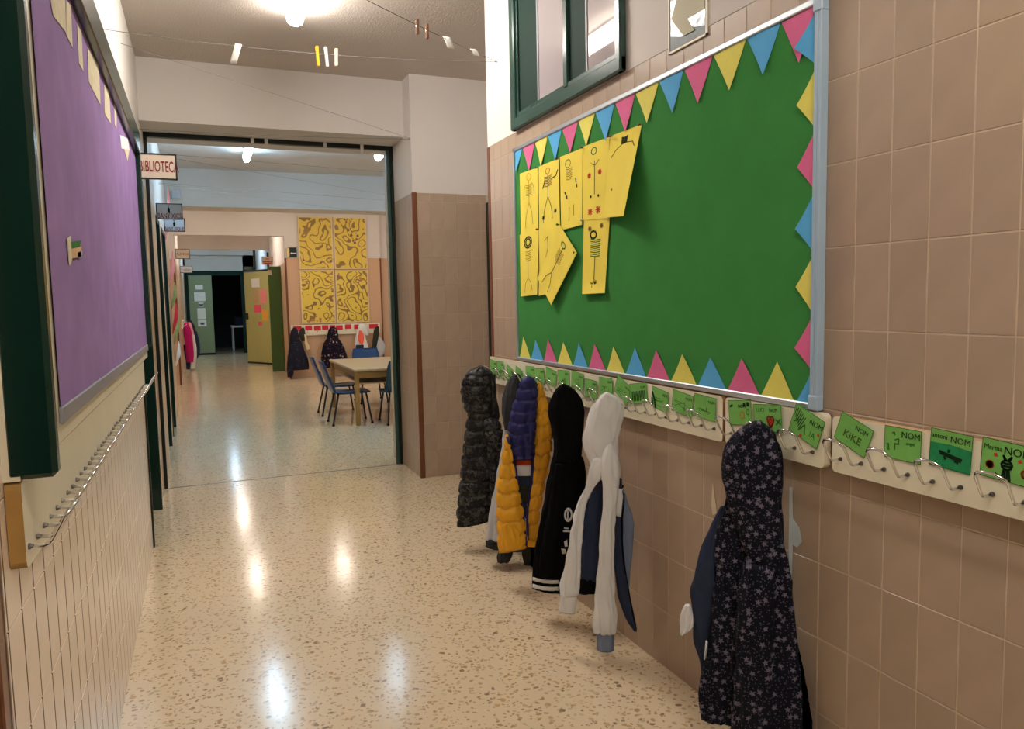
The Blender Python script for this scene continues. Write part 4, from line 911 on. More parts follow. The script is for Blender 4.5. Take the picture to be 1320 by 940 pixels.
peg(on(A, B, .55), 'peg_yellow', 'yellow clothes peg on the near string', .085, .04); peg(on(A, B, .589), 'peg_white', 'white clothes peg beside the yellow one', .085, .06); peg(on(A, B, .637), 'peg_cream', 'cream clothes peg on the near string', .075, -.03)
for x, lab in ((.93, 'brown wooden peg on the string running back, beside a second brown one'), (.985, 'brown wooden peg on the string running back, nearer the wall nail')): peg(on(C0, C1, x), 'peg_brown', lab, .06)
def tape(p, w, h, sl, label):
    b = MB(); b.grid(lambda u, v: (p[0]-w/2+u*w-sl*v*h, p[1]-.006*math.sin(v*3), p[2]+.01-v*h), 3, 5); o = b.build('tape_strip', 'white_paper', smooth=True)
    sm = o.modifiers.new('thickness', 'SOLIDIFY'); sm.thickness = .0008; tag(o, label, 'tape strip')
tape(on(A, B, .215), .028, .085, .3, 'white strip of tape hanging alone on the near string')
tape(on(C0, C1, 1.10), .035, .05, -.4, 'scrap of white tape folded over the string running back'); tape(on(C0, C1, 1.27), .03, .03, -.6, 'tiny white tape scrap near the wall nail')
for x, lab in ((.415, 'white tape bit on the steel frame head, by the dark end'), (.51, 'white tape bit on the steel frame head over the hall lamp')): 
    b = MB(); b.rbox((x-.012, 5.812, 2.462), (x+.012, 5.82, 2.506), .001); tag(b.build('tape_bit', 'white_paper'), lab, 'tape')
for x, lab in ((.93, 'grey tape bit on the steel frame head beside the long tape bit'), (1.205, 'long white tape bit hanging from the steel frame head')):
    b = MB(); b.rbox((x-.012, 5.812, 2.43 if x > 1 else 2.462), (x+.012, 5.82, 2.506), .001); tag(b.build('tape_bit', 'white_paper'), lab, 'tape')
for p, lab in (((XR-.008, 3.608, 2.491), 'nail in the right wall holding two strings'), ((XR-.006, 5.31, 2.455), 'nail at the pillar corner holding two strings')):
    b = MB(); b.tube([(p[0]-.006, p[1], p[2]), (p[0]+.0075, p[1], p[2])], .003, 7); tag(b.build('nail', 'screw'), lab, 'nail')

# =================================================================== GARMENTS
class Hang:
    """a garment hanging from a hook; outlines are traced on an upright plane through the hook and given real depth"""
    def __init__(s, px, py, y=None, wall=None, plane_y=False):
        if wall is None: P = pY(px, py, y)
        else: P = pX(px, py, wall)
        s.P = P; az = math.atan2(P[0], P[1]); 
        if plane_y: az = 0
        s.n = np.array([math.sin(az), math.cos(az), 0]); s.s = np.array([math.cos(az), -math.sin(az), 0])
        s.xmax = None; s.xmin = None; s.ymax = None; s.trees = {}
    def at(s, x, y):
        d = ray(x, y); k = (s.n @ (s.P-CAMP))/(s.n @ d); q = CAMP+d*k
        return (q-s.P) @ s.s, q[2]
    def loft(s, name, rows, mat_, parent, t0=0., kb=.7, dmin=.012, dmax=.12, fold=(7, .05), quilt=None, seg=60, sq=.85, step=.0055, ph=0., tilt=0., wr=.007, hem=0.):
        """closed cloth volume through the outline rows, with drape folds, creases and quilting as geometry"""
        R = []
        for (y, xl, xr) in rows:
            a = s.at(xl, y); c = s.at(xr, y); R.append(((a[1]+c[1])/2, (a[0]+c[0])/2, abs(c[0]-a[0])/2))
        R.sort(key=lambda r: -r[0]); R = np.array(R)
        n = max(8, int((R[0, 0]-R[-1, 0])/step))
        zs = np.linspace(R[0, 0], R[-1, 0], n)
        def interp(col):
            v = np.interp(-zs, -R[:, 0], R[:, col])
            for _ in range(max(2, n//14)): v[1:-1] = v[:-2]*.25+v[1:-1]*.5+v[2:]*.25
            return v
        C, Wd = interp(1), interp(2)
        b = MB(); vs = []; rnd = random.Random(int(ph*1000)+len(rows)); p1, p2, p3 = [rnd.uniform(0, 6.28) for _ in range(3)]
        off = Vector((ph*3.1, ph*1.7, ph*.9))
        for i, z in enumerate(zs):
            f = i/(n-1); hw = max(Wd[i], .004); bd = min(max(hw*kb, dmin), dmax)
            amp = fold[1]*(.35+.65*f)
            for k in range(seg):
                a = 2*math.pi*k/seg; ca, sa = math.cos(a), math.sin(a)
                ex = np.sign(ca)*abs(ca)**sq; ey = np.sign(sa)*abs(sa)**sq
                r_ = 1+amp*math.sin(fold[0]*a+p1+2.2*math.sin(3*f+p2))+amp*.5*math.sin((fold[0]*2-1)*a+p3+4*f)
                zz = z+hem*ex*f**6; ab = 0.
                if wr:
                    w_ = noise.noise(Vector((ca*hw*30, sa*bd*30, z*4+ca*1.2))+off)*1.0+.6*noise.noise(Vector((ca*hw*50+z*9, sa*bd*50, z*12))+off)
                    w_ = -abs(w_)*1.3+.35
                    ab += wr*w_
                if quilt:
                    q = ((zs[0]-z)+.07*quilt[0]*math.sin(2*a+p2)+.06*quilt[0]*math.sin(5*a+p1+f*9))/quilt[0]
                    bl = abs(math.sin(math.pi*q)); jj = noise.noise(Vector((ca*3.5+math.floor(q)*3.7, sa*3.5, q*.9))+off)
                    ab += quilt[1]*((1-math.exp(-(bl/.28)**2)+.35*bl)-1.0)*(1+.4*jj)+quilt[1]*.4*noise.noise(Vector((ca*6, sa*6, q*2.5))+off)
                q = s.P + s.s*(C[i]+hw*ex*r_+ab*ex) + s.n*(t0+tilt*f+bd*ey*r_+ab*ey)
                if s.xmax is not None and q[0] > s.xmax:
                    q = q-s.n*(q[0]-s.xmax)/max(s.n[0], .25)
                x, y = q[0], q[1]
                if s.xmin is not None: x = max(x, s.xmin)
                if s.ymax is not None: y = min(y, s.ymax)
                vs.append((x, y, zz))
        fs = [(i*seg+k, (i+1)*seg+k, (i+1)*seg+(k+1) % seg, i*seg+(k+1) % seg) for i in range(n-1) for k in range(seg)]
        for i, up in ((0, .006), (n-1, .03)):
            ring = vs[i*seg:(i+1)*seg]; c = np.mean(ring, 0); c[2] += up; vs.append(tuple(c)); ci = len(vs)-1
            for k in range(seg):
                a_, b_ = i*seg+k, i*seg+(k+1) % seg; fs.append((ci, a_, b_) if i == 0 else (ci, b_, a_))
        b.add(vs, fs)
        o = b.build(name, mat_, parent, smooth=True)
        s.trees[o.name] = BVHTree.FromPolygons([Vector(v) for v in vs], fs)
        return o
    def cast(s, x, y, targets, lift):
        a, z = s.at(x, y); q = s.P+s.s*a; q = Vector((q[0], q[1], z)); n = Vector(s.n)
        best = None
        for o in targets:
            h = s.trees[o.name].ray_cast(q-n*.6, n)
            if h[0] is not None and (best is None or h[3] < best[1]): best = (h[0], h[3])
        return (best[0] if best else q)-n*lift
    def decal(s, name, fn, nu, nv, mat_, parent, targets, lift=.002):
        """thin patch following the cloth below it; fn(u, v) gives photo pixels"""
        b = MB(); b.grid(lambda u, v: s.cast(*fn(u, v), targets, lift), nu, nv)
        o = b.build(name, mat_, parent, smooth=True); m = o.modifiers.new('thickness', 'SOLIDIFY'); m.thickness = .0012
        return o
    def seam(s, name, pts, mat_, parent, targets, r=.004):
        P = []
        for (a, c) in zip(pts[:-1], pts[1:]):
            for t in np.linspace(0, 1, 6)[:-1]: P.append(s.cast(a[0]*(1-t)+c[0]*t, a[1]*(1-t)+c[1]*t, targets, r*.4))
        P = [np.array(p) for p in P]
        for _ in range(3):
            Q = P[:]
            for i in range(1, len(P)-1): Q[i] = P[i-1]*.25+P[i]*.5+P[i+1]*.25
            P = Q
        b = MB(); b.tube(P, r, 7); return b.build(name, mat_, parent, smooth=True)
    def patch(s, name, pts, mat_, parent, t, thick=.0015):
        """flat thing sewn on: polygon in photo pixels at depth t in front of the plane"""
        P = []
        for x, y in pts:
            a, z = s.at(x, y); q = s.P+s.s*a+s.n*t; P.append((q[0], q[1], z))
        b = MB(); b.prism(P, -s.n, thick); return b.build(name, mat_, parent)
    def cord(s, name, pts, mat_, parent, t, r=.004):
        P = []
        for x, y in pts:
            a, z = s.at(x, y); q = s.P+s.s*a+s.n*t; P.append((q[0], q[1], z))
        b = MB(); b.tube(P, r, 6); return b.build(name, mat_, parent, smooth=True)
def Z7(L): return [(470+y/4.273, 590+a/4.273, 590+c/4.273) for y, a, c in L]
def Z8(L): return [(480+y/3.62, 620+a/3.62, 620+c/3.62) for y, a, c in L]
def Z4(L): return [(440+y/3.617, 560+a/3.617, 560+c/3.617) for y, a, c in L]
def Z5(L): return [(600+y/3.76, 570+a/3.76, 570+c/3.76) for y, a, c in L]
def ZF(L): return [(530+y/2.292, 850+a/2.292, 850+c/2.292) for y, a, c in L]
def base(hg, z): return (float(hg.P[0]), float(hg.P[1]), z)

def quadpx(q):
    def f(u, v):
        (ax, ay), (bx, by), (cx, cy), (dx, dy) = q
        return ((ax*(1-u)+bx*u)*(1-v)+(dx*(1-u)+cx*u)*v, (ay*(1-u)+by*u)*(1-v)+(dy*(1-u)+cy*u)*v)
    return f
def ellpx(cx, cy, rx, ry, r0=0.): return lambda u, v: (cx+(r0+(1-r0)*v)*rx*math.cos(2*math.pi*u), cy+(r0+(1-r0)*v)*ry*math.sin(2*math.pi*u))
# black camouflage puffer
g = Hang(620, 480, y=3.56); g.xmax = 1.412
t = empty('hooded_jacket', base(g, .3), 'black camouflage quilted puffer jacket with hood, on the hook next to the alcove', 'jacket')
g.loft('hood', Z7([(10, 112, 145), (18, 88, 162), (30, 68, 178), (60, 38, 188), (100, 24, 192), (150, 20, 195), (200, 28, 197), (250, 42, 197), (290, 60, 192), (312, 78, 178)]), 'camo_nylon', t, kb=.75, dmin=.03, quilt=(.048, .007), fold=(5, .02), ph=1)
g.loft('body', Z7([(285, 62, 190), (310, 50, 200), (380, 40, 215), (430, 34, 220), (490, 28, 218), (560, 22, 210), (620, 18, 205), (680, 10, 200), (740, 5, 195), (800, 1, 190), (850, 0, 184), (872, 2, 178)]), 'camo_nylon', t, kb=.62, quilt=(.066, .009), fold=(5, .02), ph=2, hem=.014)
g.loft('sleeve', Z7([(290, 150, 215), (320, 142, 238), (380, 145, 258), (430, 158, 262), (500, 168, 250), (560, 172, 238), (640, 178, 222), (700, 180, 210), (740, 182, 202)]), 'camo_nylon', t, t0=-.055, kb=.8, quilt=(.054, .008), fold=(4, .02), ph=3)
g.loft('hood_edge', Z7([(40, 176, 192), (100, 184, 200), (170, 187, 204), (230, 188, 206), (290, 184, 206), (318, 190, 204)]), 'camo_nylon', t, t0=-.03, kb=1., quilt=(.014, .002), fold=(3, .03), ph=4)
g.loft('hood_lining', Z7([(60, 186, 206), (140, 190, 213), (220, 194, 222), (290, 200, 230), (318, 208, 222)]), 'darkgrey_cloth', t, t0=.02, kb=1., fold=(3, .03), ph=4.5)

# grey hoodie with dark hood and hem
g = Hang(667, 488, y=3.24); g.xmax = 1.412
t = empty('hooded_sweatshirt', base(g, .25), 'grey sweatshirt with charcoal hood and dark hem behind the yellow jacket', 'sweatshirt')
g.loft('hood', Z8([(12, 155, 180), (30, 138, 190), (60, 118, 190), (120, 102, 185), (180, 98, 165), (230, 104, 150), (270, 110, 140)]), 'darkgrey_cloth', t, t0=.03, kb=.7, dmin=.03, fold=(5, .08), ph=5)
g.loft('body', Z8([(260, 108, 160), (400, 90, 180), (540, 66, 200), (620, 52, 205), (700, 38, 210), (760, 28, 215), (790, 24, 220)]), 'grey_cloth', t, t0=.05, kb=.55, fold=(7, .06), ph=6)
g.loft('hem', Z8([(786, 24, 222), (810, 21, 222), (836, 26, 218)]), 'darkgrey_cloth', t, t0=.05, kb=.55, fold=(7, .05), ph=7, hem=-.01)
g.loft('cuff', Z8([(800, 95, 160), (830, 85, 150), (860, 75, 142), (886, 78, 130)]), 'darkgrey_cloth', t, t0=.0, kb=.7, fold=(5, .06), ph=8)
g.loft('cuff', Z8([(780, 190, 255), (830, 190, 252), (880, 198, 250), (908, 206, 246)]), 'olive_cloth', t, t0=.03, kb=.7, fold=(5, .06), ph=9)

# yellow quilted jacket with navy lining
g = Hang(682, 488, y=3.03); g.xmax = 1.412
t = empty('quilted_jacket', base(g, .3), 'mustard yellow quilted jacket hanging open with navy lined hood', 'jacket')
g.loft('hood_lining', Z8([(18, 205, 232), (32, 192, 248), (50, 180, 260), (100, 162, 265), (180, 143, 264), (240, 131, 258), (300, 131, 250), (360, 140, 246), (400, 148, 242)]), 'navy_nylon', t, t0=-.02, kb=.55, dmin=.03, quilt=(.05, .006), fold=(5, .03), wr=.010, ph=10)
lin_ = g.loft('lining', Z8([(350, 132, 250), (450, 142, 246), (540, 160, 240), (600, 178, 234), (680, 192, 226)]), 'navy_cloth', t, t0=.01, kb=.35, fold=(4, .03), wr=.003, ph=11)
for (y0, y1, x0, x1, x2, x3, m) in ((388, 433, 156, 235, 160, 233, 'orange_cloth'), (433, 482, 160, 233, 166, 231, 'white_stripe'), (527, 610, 182, 228, 192, 222, 'olive_cloth')):
    g.decal('lining_stripe', quadpx([(620+a/3.62, 480+y/3.62) for a, y in ((x0, y0), (x1, y0), (x3, y1), (x2, y1))]), 8, 6, m, t, [lin_])
fp1 = g.loft('front_panel', Z8([(285, 116, 128), (320, 111, 137), (360, 105, 146), (400, 100, 153), (480, 82, 166), (560, 76, 180), (640, 78, 194), (720, 80, 206), (780, 84, 214), (812, 88, 216)]), 'yellow_nylon', t, t0=-.045, kb=.5, quilt=(.064, .008), fold=(4, .03), ph=12, hem=.012)
g.loft('pocket', Z8([(684, 110, 140), (694, 96, 158), (720, 88, 176), (760, 90, 188), (790, 95, 186), (806, 104, 168)]), 'yellow_nylon', t, t0=-.068, kb=.4, fold=(5, .07), wr=.012, ph=13)
fp2 = g.loft('front_panel', Z8([(50, 262, 282), (80, 262, 294), (120, 261, 305), (200, 257, 316), (270, 254, 328), (350, 249, 330), (420, 244, 322), (500, 238, 302), (580, 225, 283), (660, 215, 272), (740, 217, 264), (812, 222, 258)]), 'yellow_nylon', t, t0=.0, kb=.6, quilt=(.064, .008), fold=(4, .03), ph=14)
z8 = lambda pts: [(620+a/3.62, 480+y/3.62) for a, y in pts]
g.seam('zip_border', z8([(124, 290), (142, 345), (156, 410), (168, 490), (183, 570), (196, 650), (206, 730), (212, 800)]), 'navy_nylon', t, [fp1, lin_], .006)
g.seam('zip_border', z8([(250, 335), (245, 420), (238, 500), (226, 580), (216, 655), (217, 720), (221, 795)]), 'navy_nylon', t, [fp2, lin_], .006)

# black hooded sweatshirt with badges
g = Hang(728, 500, y=2.63); g.xmax = 1.412
t = empty('hooded_sweatshirt', base(g, .2), 'plain black hooded sweatshirt with white badges and striped hem', 'sweatshirt')
g.loft('hood', Z4([(202, 592, 612), (210, 580, 628), (222, 568, 650), (260, 546, 682), (300, 534, 692), (340, 532, 694), (400, 542, 692), (450, 556, 690), (500, 560, 686), (560, 556, 680)]), 'black_knit', t, kb=.6, dmin=.035, fold=(5, .06), ph=15)
bd_ = g.loft('body', Z4([(540, 552, 690), (580, 540, 700), (640, 526, 706), (700, 515, 706), (760, 506, 698), (850, 490, 675), (940, 476, 655)]) + Z5([(400, 450, 610), (540, 438, 585), (604, 436, 574)]), 'black_knit', t, kb=.5, fold=(6, .05), ph=16, hem=-.01)
g.loft('sleeve', Z4([(560, 560, 600), (640, 548, 600), (760, 530, 592), (860, 512, 578), (950, 500, 562)]) + Z5([(440, 478, 540), (520, 470, 528)]), 'black_knit', t, t0=-.055, kb=.7, fold=(5, .06), ph=16.5)
z5 = lambda pts: [(570+a/3.76, 600+y/3.76) for a, y in pts]
for y0, y1 in ((534, 551), (567, 586)): g.decal('hem_stripe', quadpx(z5([(440, y0), (564, y0+10), (564, y1+10), (438, y1)])), 16, 2, 'white_stripe', t, [bd_])
g.decal('badge', ellpx(732.5, 660, 5.4, 9.2, .62), 24, 2, 'white_stripe', t, [bd_]); g.decal('badge_mark', quadpx([(730.8, 655), (733.2, 655), (732.8, 665), (731, 665)]), 2, 4, 'white_stripe', t, [bd_])
for q in ([(727, 676), (733, 677), (733, 678.6), (727, 677.6)], [(725.5, 679.8), (735.5, 680.8), (735, 682.6), (726, 681.6)], [(727, 694), (731, 692), (731.5, 701), (728, 701)], [(723.5, 703), (729.5, 705), (729, 711), (724.5, 711)]): g.decal('print', quadpx(q), 4, 3, 'white_stripe', t, [bd_])

# white jacket with navy panels
g = Hang(786, 512, y=2.31); g.xmax = 1.412
t = empty('hooded_jacket', base(g, .15), 'white and grey hooded jacket with navy panels and long sleeves', 'jacket')
g.loft('hood', Z4([(243, 792, 812), (250, 780, 830), (263, 765, 852), (300, 737, 884), (350, 721, 880), (400, 710, 864), (450, 699, 856), (500, 706, 852), (550, 724, 856), (600, 742, 860), (640, 756, 860)]), 'white_cloth', t, kb=.55, dmin=.035, fold=(4, .08), wr=.012, ph=17)
g.loft('back_panel', Z5([(60, 740, 800), (120, 720, 800), (200, 692, 790), (300, 685, 780), (400, 680, 775), (500, 675, 770), (575, 672, 755)]), 'navy_cloth', t, t0=.03, kb=.4, fold=(5, .08), ph=18)
g.loft('hem', Z5([(566, 668, 758), (600, 662, 748), (636, 658, 738)]), 'black_knit', t, t0=.03, kb=.45, fold=(5, .06), ph=19)
g.loft('sleeve', Z5([(-40, 735, 800), (0, 715, 785), (50, 700, 770), (100, 688, 735), (150, 668, 705), (200, 648, 692), (300, 626, 682), (400, 606, 674), (500, 589, 669), (590, 574, 665), (612, 576, 660)]), 'white_cloth', t, t0=-.03, kb=.7, fold=(5, .06), wr=.010, ph=20)
g.loft('cuff', Z5([(605, 578, 658), (640, 574, 652), (694, 571, 646)]), 'white_cloth', t, t0=-.03, kb=.7, fold=(11, .05), wr=.003, ph=21, hem=-.004)
g.loft('sleeve', Z5([(-110, 800, 830), (-70, 778, 846), (-30, 764, 855), (30, 766, 856), (80, 776, 854), (150, 780, 846), (250, 771, 836), (400, 761, 829), (500, 753, 830), (600, 743, 838), (680, 735, 848), (740, 731, 843), (778, 738, 838)]), 'white_cloth', t, t0=-.05, kb=.8, fold=(5, .04), wr=.008, ph=22)
g.loft('cuff', Z5([(772, 744, 836), (800, 749, 833), (862, 752, 832)]), 'slate_cloth', t, t0=-.05, kb=.8, fold=(15, .03), wr=.001, ph=23)
g.loft('side_panel', Z5([(150, 878, 894), (200, 872, 908), (290, 866, 930), (400, 870, 925), (500, 880, 914), (595, 892, 905)]), 'slate_cloth', t, t0=.02, kb=.4, fold=(4, .06), ph=24)
sp_ = g.loft('side_panel', Z5([(60, 842, 874), (150, 838, 884), (240, 830, 874), (350, 825, 873), (450, 826, 882), (550, 836, 896), (640, 856, 912), (700, 876, 926), (760, 905, 940), (788, 930, 944)]), 'navy_cloth', t, t0=-.02, kb=.4, fold=(4, .05), ph=25)
g.decal('white_strip', quadpx(z5([(850, 100), (878, 105), (866, 238), (838, 232)])), 4, 8, 'white_stripe', t, [sp_])
g.seam('piping', z5([(874, 96), (882, 150), (871, 240), (870, 350), (879, 450), (893, 550), (909, 640), (923, 700), (938, 770)]), 'black_knit', t, [sp_], .0035)

# dark floral coat
g = Hang(968, 552, y=1.585); g.xmax = 1.414
t = empty('floral_coat', base(g, .2), 'dark navy coat with small pale flowers, hood up, on the short rail', 'coat')
g.loft('hood', ZF([(36, 275, 305), (44, 252, 322), (60, 226, 340), (100, 196, 360), (150, 183, 366), (200, 185, 367), (260, 196, 367), (300, 207, 367), (360, 226, 370), (420, 252, 372), (455, 275, 366)]), 'floral_cloth', t, kb=.55, dmin=.045, dmax=.11, fold=(4, .03), seg=72, ph=26)
g.loft('lining_sleeve', ZF([(300, 180, 240), (350, 155, 230), (400, 130, 215), (480, 102, 200), (560, 88, 190), (620, 91, 185), (700, 96, 175), (740, 109, 165), (790, 122, 150), (808, 128, 142)]), 'navy_cloth', t, t0=.05, kb=.55, fold=(5, .06), wr=.012, ph=27)
fl_ = g.loft('front_panel', ZF([(255, 196, 260), (300, 186, 270), (350, 168, 275), (450, 164, 280), (550, 160, 270), (650, 154, 262), (750, 140, 250), (820, 122, 240), (880, 120, 225), (925, 128, 215)]), 'floral_cloth', t, t0=.015, kb=.45, fold=(5, .08), seg=72, wr=.012, ph=28)
g.loft('body', ZF([(410, 262, 370), (440, 246, 377), (500, 236, 387), (600, 228, 398), (700, 223, 412), (800, 219, 428), (900, 218, 440), (960, 216, 446), (1040, 214, 452), (1130, 214, 456)]), 'floral_cloth', t, t0=-.015, kb=.45, dmax=.1, fold=(5, .085), seg=80, wr=.014, ph=29)
g.loft('sleeve', ZF([(440, 255, 330), (500, 240, 342), (600, 230, 335), (700, 225, 328), (800, 221, 330), (900, 220, 332), (1000, 222, 330)]), 'floral_cloth', t, t0=-.055, kb=.6, fold=(5, .07), seg=60, wr=.012, ph=30)
zf = lambda pts: [(850+a/2.292, 530+y/2.292) for a, y in pts]
g.decal('tag', quadpx(zf([(137, 676), (143, 680), (138, 736), (131, 734)])), 2, 4, 'white_stripe', t, [fl_])
g.loft('pocket_tissue', ZF([(592, 72, 88), (612, 58, 96), (640, 56, 98), (660, 58, 92), (676, 57, 66)]), 'white_stripe', t, t0=.04, kb=.6, fold=(7, .18), ph=31)

# =================================================================== HALL: table, chairs, far coats, posters
t = empty('school_table', (2.13, 8.68, 0), 'pale wooden school table with square corner legs in the hall', 'table')
b = MB(); b.rbox((1.46, 7.87, .575), (2.80, 9.50, .602), .004); b.build('table_top', 'table_wood', t)
for a, c in (((1.50, 7.91, .50), (2.76, 7.93, .575)), ((1.50, 9.44, .50), (2.76, 9.46, .575)), ((1.50, 7.93, .50), (1.52, 9.44, .575)), ((2.74, 7.93, .50), (2.76, 9.44, .575))):
    b = MB(); b.rbox(a, c, .002); b.build('apron', 'table_leg', t)
for x, y in ((1.47, 7.885), (2.745, 7.885), (1.47, 9.44), (2.745, 9.44)):
    b = MB(); b.rbox((x, y, 0), (x+.045, y+.045, .575), .004); b.build('leg', 'table_leg', t)
b = MB(); b.rbox((1.54, 7.98, .43), (2.72, 9.40, .445), .003); b.build('under_shelf', 'table_wood', t)

def chair():
    """child's chair, facing +X, origin on the floor under the seat centre"""
    t = empty('school_chair', (0, 0, 0), 'blue moulded school chair', 'chair')
    def shell(u, v):   # seat: u across (Y), v from front edge to the top of the back
        y = (u-.5)*.36
        if v < .5:
            s_ = v/.5; x = .19-.36*s_; z = .355-.018*math.sin(s_*math.pi)+.012*abs(u-.5)*2*s_
        else:
            s_ = (v-.5)/.5; x = -.17-.03*math.sin(s_*1.57)-.085*s_; z = .36+.33*s_
            y *= 1-.22*max(0, s_-.75)*4*abs(u-.5)*2*.5; x += .022*(1-(2*u-1)**2)*(-1)
        return x, y, z
    b = MB(); b.grid(lambda u, v: shell(u, v*.5), 8, 8); b.grid(lambda u, v: shell(u, .5+v*.5), 8, 10)
    o = b.build('seat_shell', 'seat_blue', t, smooth=True); m = o.modifiers.new('thickness', 'SOLIDIFY'); m.thickness = .012
    for sy in (-1, 1):
        for x0, x1 in ((.15, .20), (-.14, -.215)):
            b = MB(); b.tube([(x0, sy*.13, .345), (x1, sy*.175, .012)], .011, 7); b.build('leg', 'chair_metal', t, smooth=True)
            b = MB(); b.tube([(x1, sy*.175, .0), (x1, sy*.175, .02)], .014, 7); b.build('foot', 'rubber', t)
        b = MB(); b.tube([(.15, sy*.13, .338), (-.15, sy*.13, .338), (-.19, sy*.15, .37), (-.225, sy*.15, .52)], .010, 7); b.build('side_bar', 'chair_metal', t, smooth=True)
    return t
ch = chair()
spots = [(1.46, 8.17, 0, 'blue school chair pushed in at the table corner next to the table leg', 'seat_blue'), (1.46, 8.92, 0, 'blue school chair on the same table side, farther from the opening', 'seat_blue'), (2.03, 9.78, -90, 'blue school chair across the table with only its rounded back showing', 'seat_blue'), (1.95, 7.96, 90, 'dark blue school chair half hidden by the steel frame', 'seat_dark')]
for i, (x, y, a, lab, m) in enumerate(spots):
    o = ch if i == 0 else copy_tree(ch)
    o.location = (x, y, 0); o.rotation_euler = (0, 0, math.radians(a)); o['label'] = lab; o['group'] = 'school chairs around the table'
    if m != 'seat_blue':
        for c in o.children:
            if c.name.startswith('seat_shell'): c.data = c.data.copy(); c.data.materials[0] = MATS[m]

# far coat rail with red cards
t = empty('coat_rail', (2.2, 13.49, .75), 'cream coat rail with red cards on the far hall wall', 'coat rail')
b = MB(); b.rbox((1.44, 13.465, .745), (3.0, 13.499, .93), .004); b.build('board', 'rail_cream', t)
for k in range(9):
    x = 1.55+k*.165
    b = MB(); b.tube([(x, 13.465, .80), (x, 13.42, .80), (x, 13.40, .84)], .005, 6); b.build('hook', 'chrome', t, smooth=True)
for k, (x0, x1) in enumerate(((1.48, 1.62), (1.68, 1.80), (1.83, 1.95), (1.97, 2.08), (2.10, 2.20), (2.21, 2.33), (2.37, 2.48), (2.53, 2.65), (2.80, 2.96))):
    dz = .006*math.sin(k*2.3)
    b = MB(); b.rbox((x0, 13.460, .832+dz), (x1, 13.464, .912+dz), .001); tag(b.build('name_card', 'red_card'), 'small red name card on the far coat rail', 'name card', 'red name cards on the far coat rail')
def far_coat(name, cat, label, px, py, y, parts, ymax=13.455, xmin=None):
    g = Hang(px, py, y=y, plane_y=True); g.ymax = ymax; g.xmin = xmin
    t = empty(name, (float(g.P[0]), y, .1), label, cat)
    for i, (nm, rows, m, t0) in enumerate(parts): g.loft(nm, rows, m, t, t0=t0, kb=.5, fold=(5, .07), seg=28, step=.016, ph=40+i+px*.01, dmax=.09)
K = lambda L: [(410+y/9.43, 360+a/9.43, 360+c/9.43) for y, a, c in L]
far_coat('puffer_coat', 'coat', 'long dark navy puffer coat on the far coat rail beside the dark green door', 379, 424, 13.38, [('hood', K([(118, 170, 205), (140, 145, 220), (200, 130, 235), (260, 128, 250), (330, 135, 260)]), 'navy_puff', 0), ('body', K([(290, 125, 270), (400, 112, 310), (500, 100, 340), (600, 92, 355), (630, 92, 350)]), 'navy_puff', 0), ('sleeve', K([(320, 120, 180), (480, 95, 180), (620, 88, 172), (700, 92, 165), (718, 95, 155)]), 'navy_puff', -.05)])
far_coat('cream_jacket', 'jacket', 'cream jacket hanging behind the long navy puffer coat', 391, 424, 13.42, [('hood', K([(120, 270, 300), (150, 245, 312), (220, 245, 320), (280, 270, 325)]), 'olive_cloth', 0), ('body', K([(200, 260, 325), (300, 300, 345), (360, 320, 375), (392, 330, 380)]), 'cream_cloth', 0)])
far_coat('floral_coat', 'coat', 'dark coat with scattered pale flowers on the far coat rail', 429, 424, 13.36, [('hood', K([(108, 630, 670), (130, 605, 700), (180, 590, 715), (250, 580, 718), (310, 600, 710)]), 'night_floral', 0), ('body', K([(240, 580, 715), (300, 545, 760), (380, 525, 800), (450, 517, 820), (495, 520, 825), (600, 530, 820)]), 'night_floral', 0)])
far_coat('child_coat', 'coat', 'white coral and navy coat on the far coat rail', 466, 422, 13.36, [('hood', K([(75, 970, 1020), (100, 955, 1050), (150, 960, 1075), (200, 1010, 1085), (215, 1040, 1075)]), 'white_cloth', -.02), ('body', K([(150, 945, 1040), (240, 925, 1050), (320, 920, 1070), (400, 930, 1090)]), 'white_cloth', 0), ('coral_panel', K([(150, 965, 1005), (220, 952, 1022), (290, 955, 1020), (335, 970, 1010)]), 'coral_cloth', -.04), ('lower_panel', K([(325, 925, 1020), (400, 918, 1025), (480, 920, 1020)]), 'navy_cloth', -.04)])
far_coat('grey_sweatshirt', 'sweatshirt', 'grey sweatshirt with dark hood at the end of the far coat rail', 487, 424, 13.38, [('hood', K([(105, 1170, 1205), (150, 1145, 1210), (250, 1135, 1200), (350, 1125, 1180), (390, 1130, 1160)]), 'olive_cloth', -.02), ('body', K([(230, 1195, 1225), (280, 1175, 1260), (350, 1165, 1290), (420, 1175, 1280), (470, 1200, 1250)]), 'grey_cloth', 0)])

# four poster panels (plain stand-ins) and the exit plate
n = 0
for x0, x1 in ((1.632, 2.218), (2.236, 2.818)):
    for z0, z1 in ((1.895, 2.805), (.948, 1.883)):
        lab = ['upper yellow patterned panel next to the exit plate', 'lower yellow patterned panel above the navy puffer coat', 'upper yellow patterned panel beside the white wall edge', 'lower yellow patterned panel above the coral coat'][n]
        t = empty('poster_panel', ((x0+x1)/2, 13.49, z0), lab, 'poster')
        b = MB(); b.rbox((x0, 13.470, z0), (x1, 13.498, z1), .003); b.build('board', 'cream_cloth', t)
        b = MB(); b.box((x0+.022, 13.468, z0+.022), (x1-.022, 13.470, z1-.022)); b.build('print', ['art_print', 'art_print_b'][n % 2], t)
        n += 1
t = empty('exit_plate', (1.5, 13.49, 2.1), 'dark green exit plate with white arrow beside a small cream box', 'sign')
b = MB(); b.rbox((1.455, 13.48, 2.10), (1.60, 13.499, 2.27), .003); b.build('plate', 'dark_green', t)
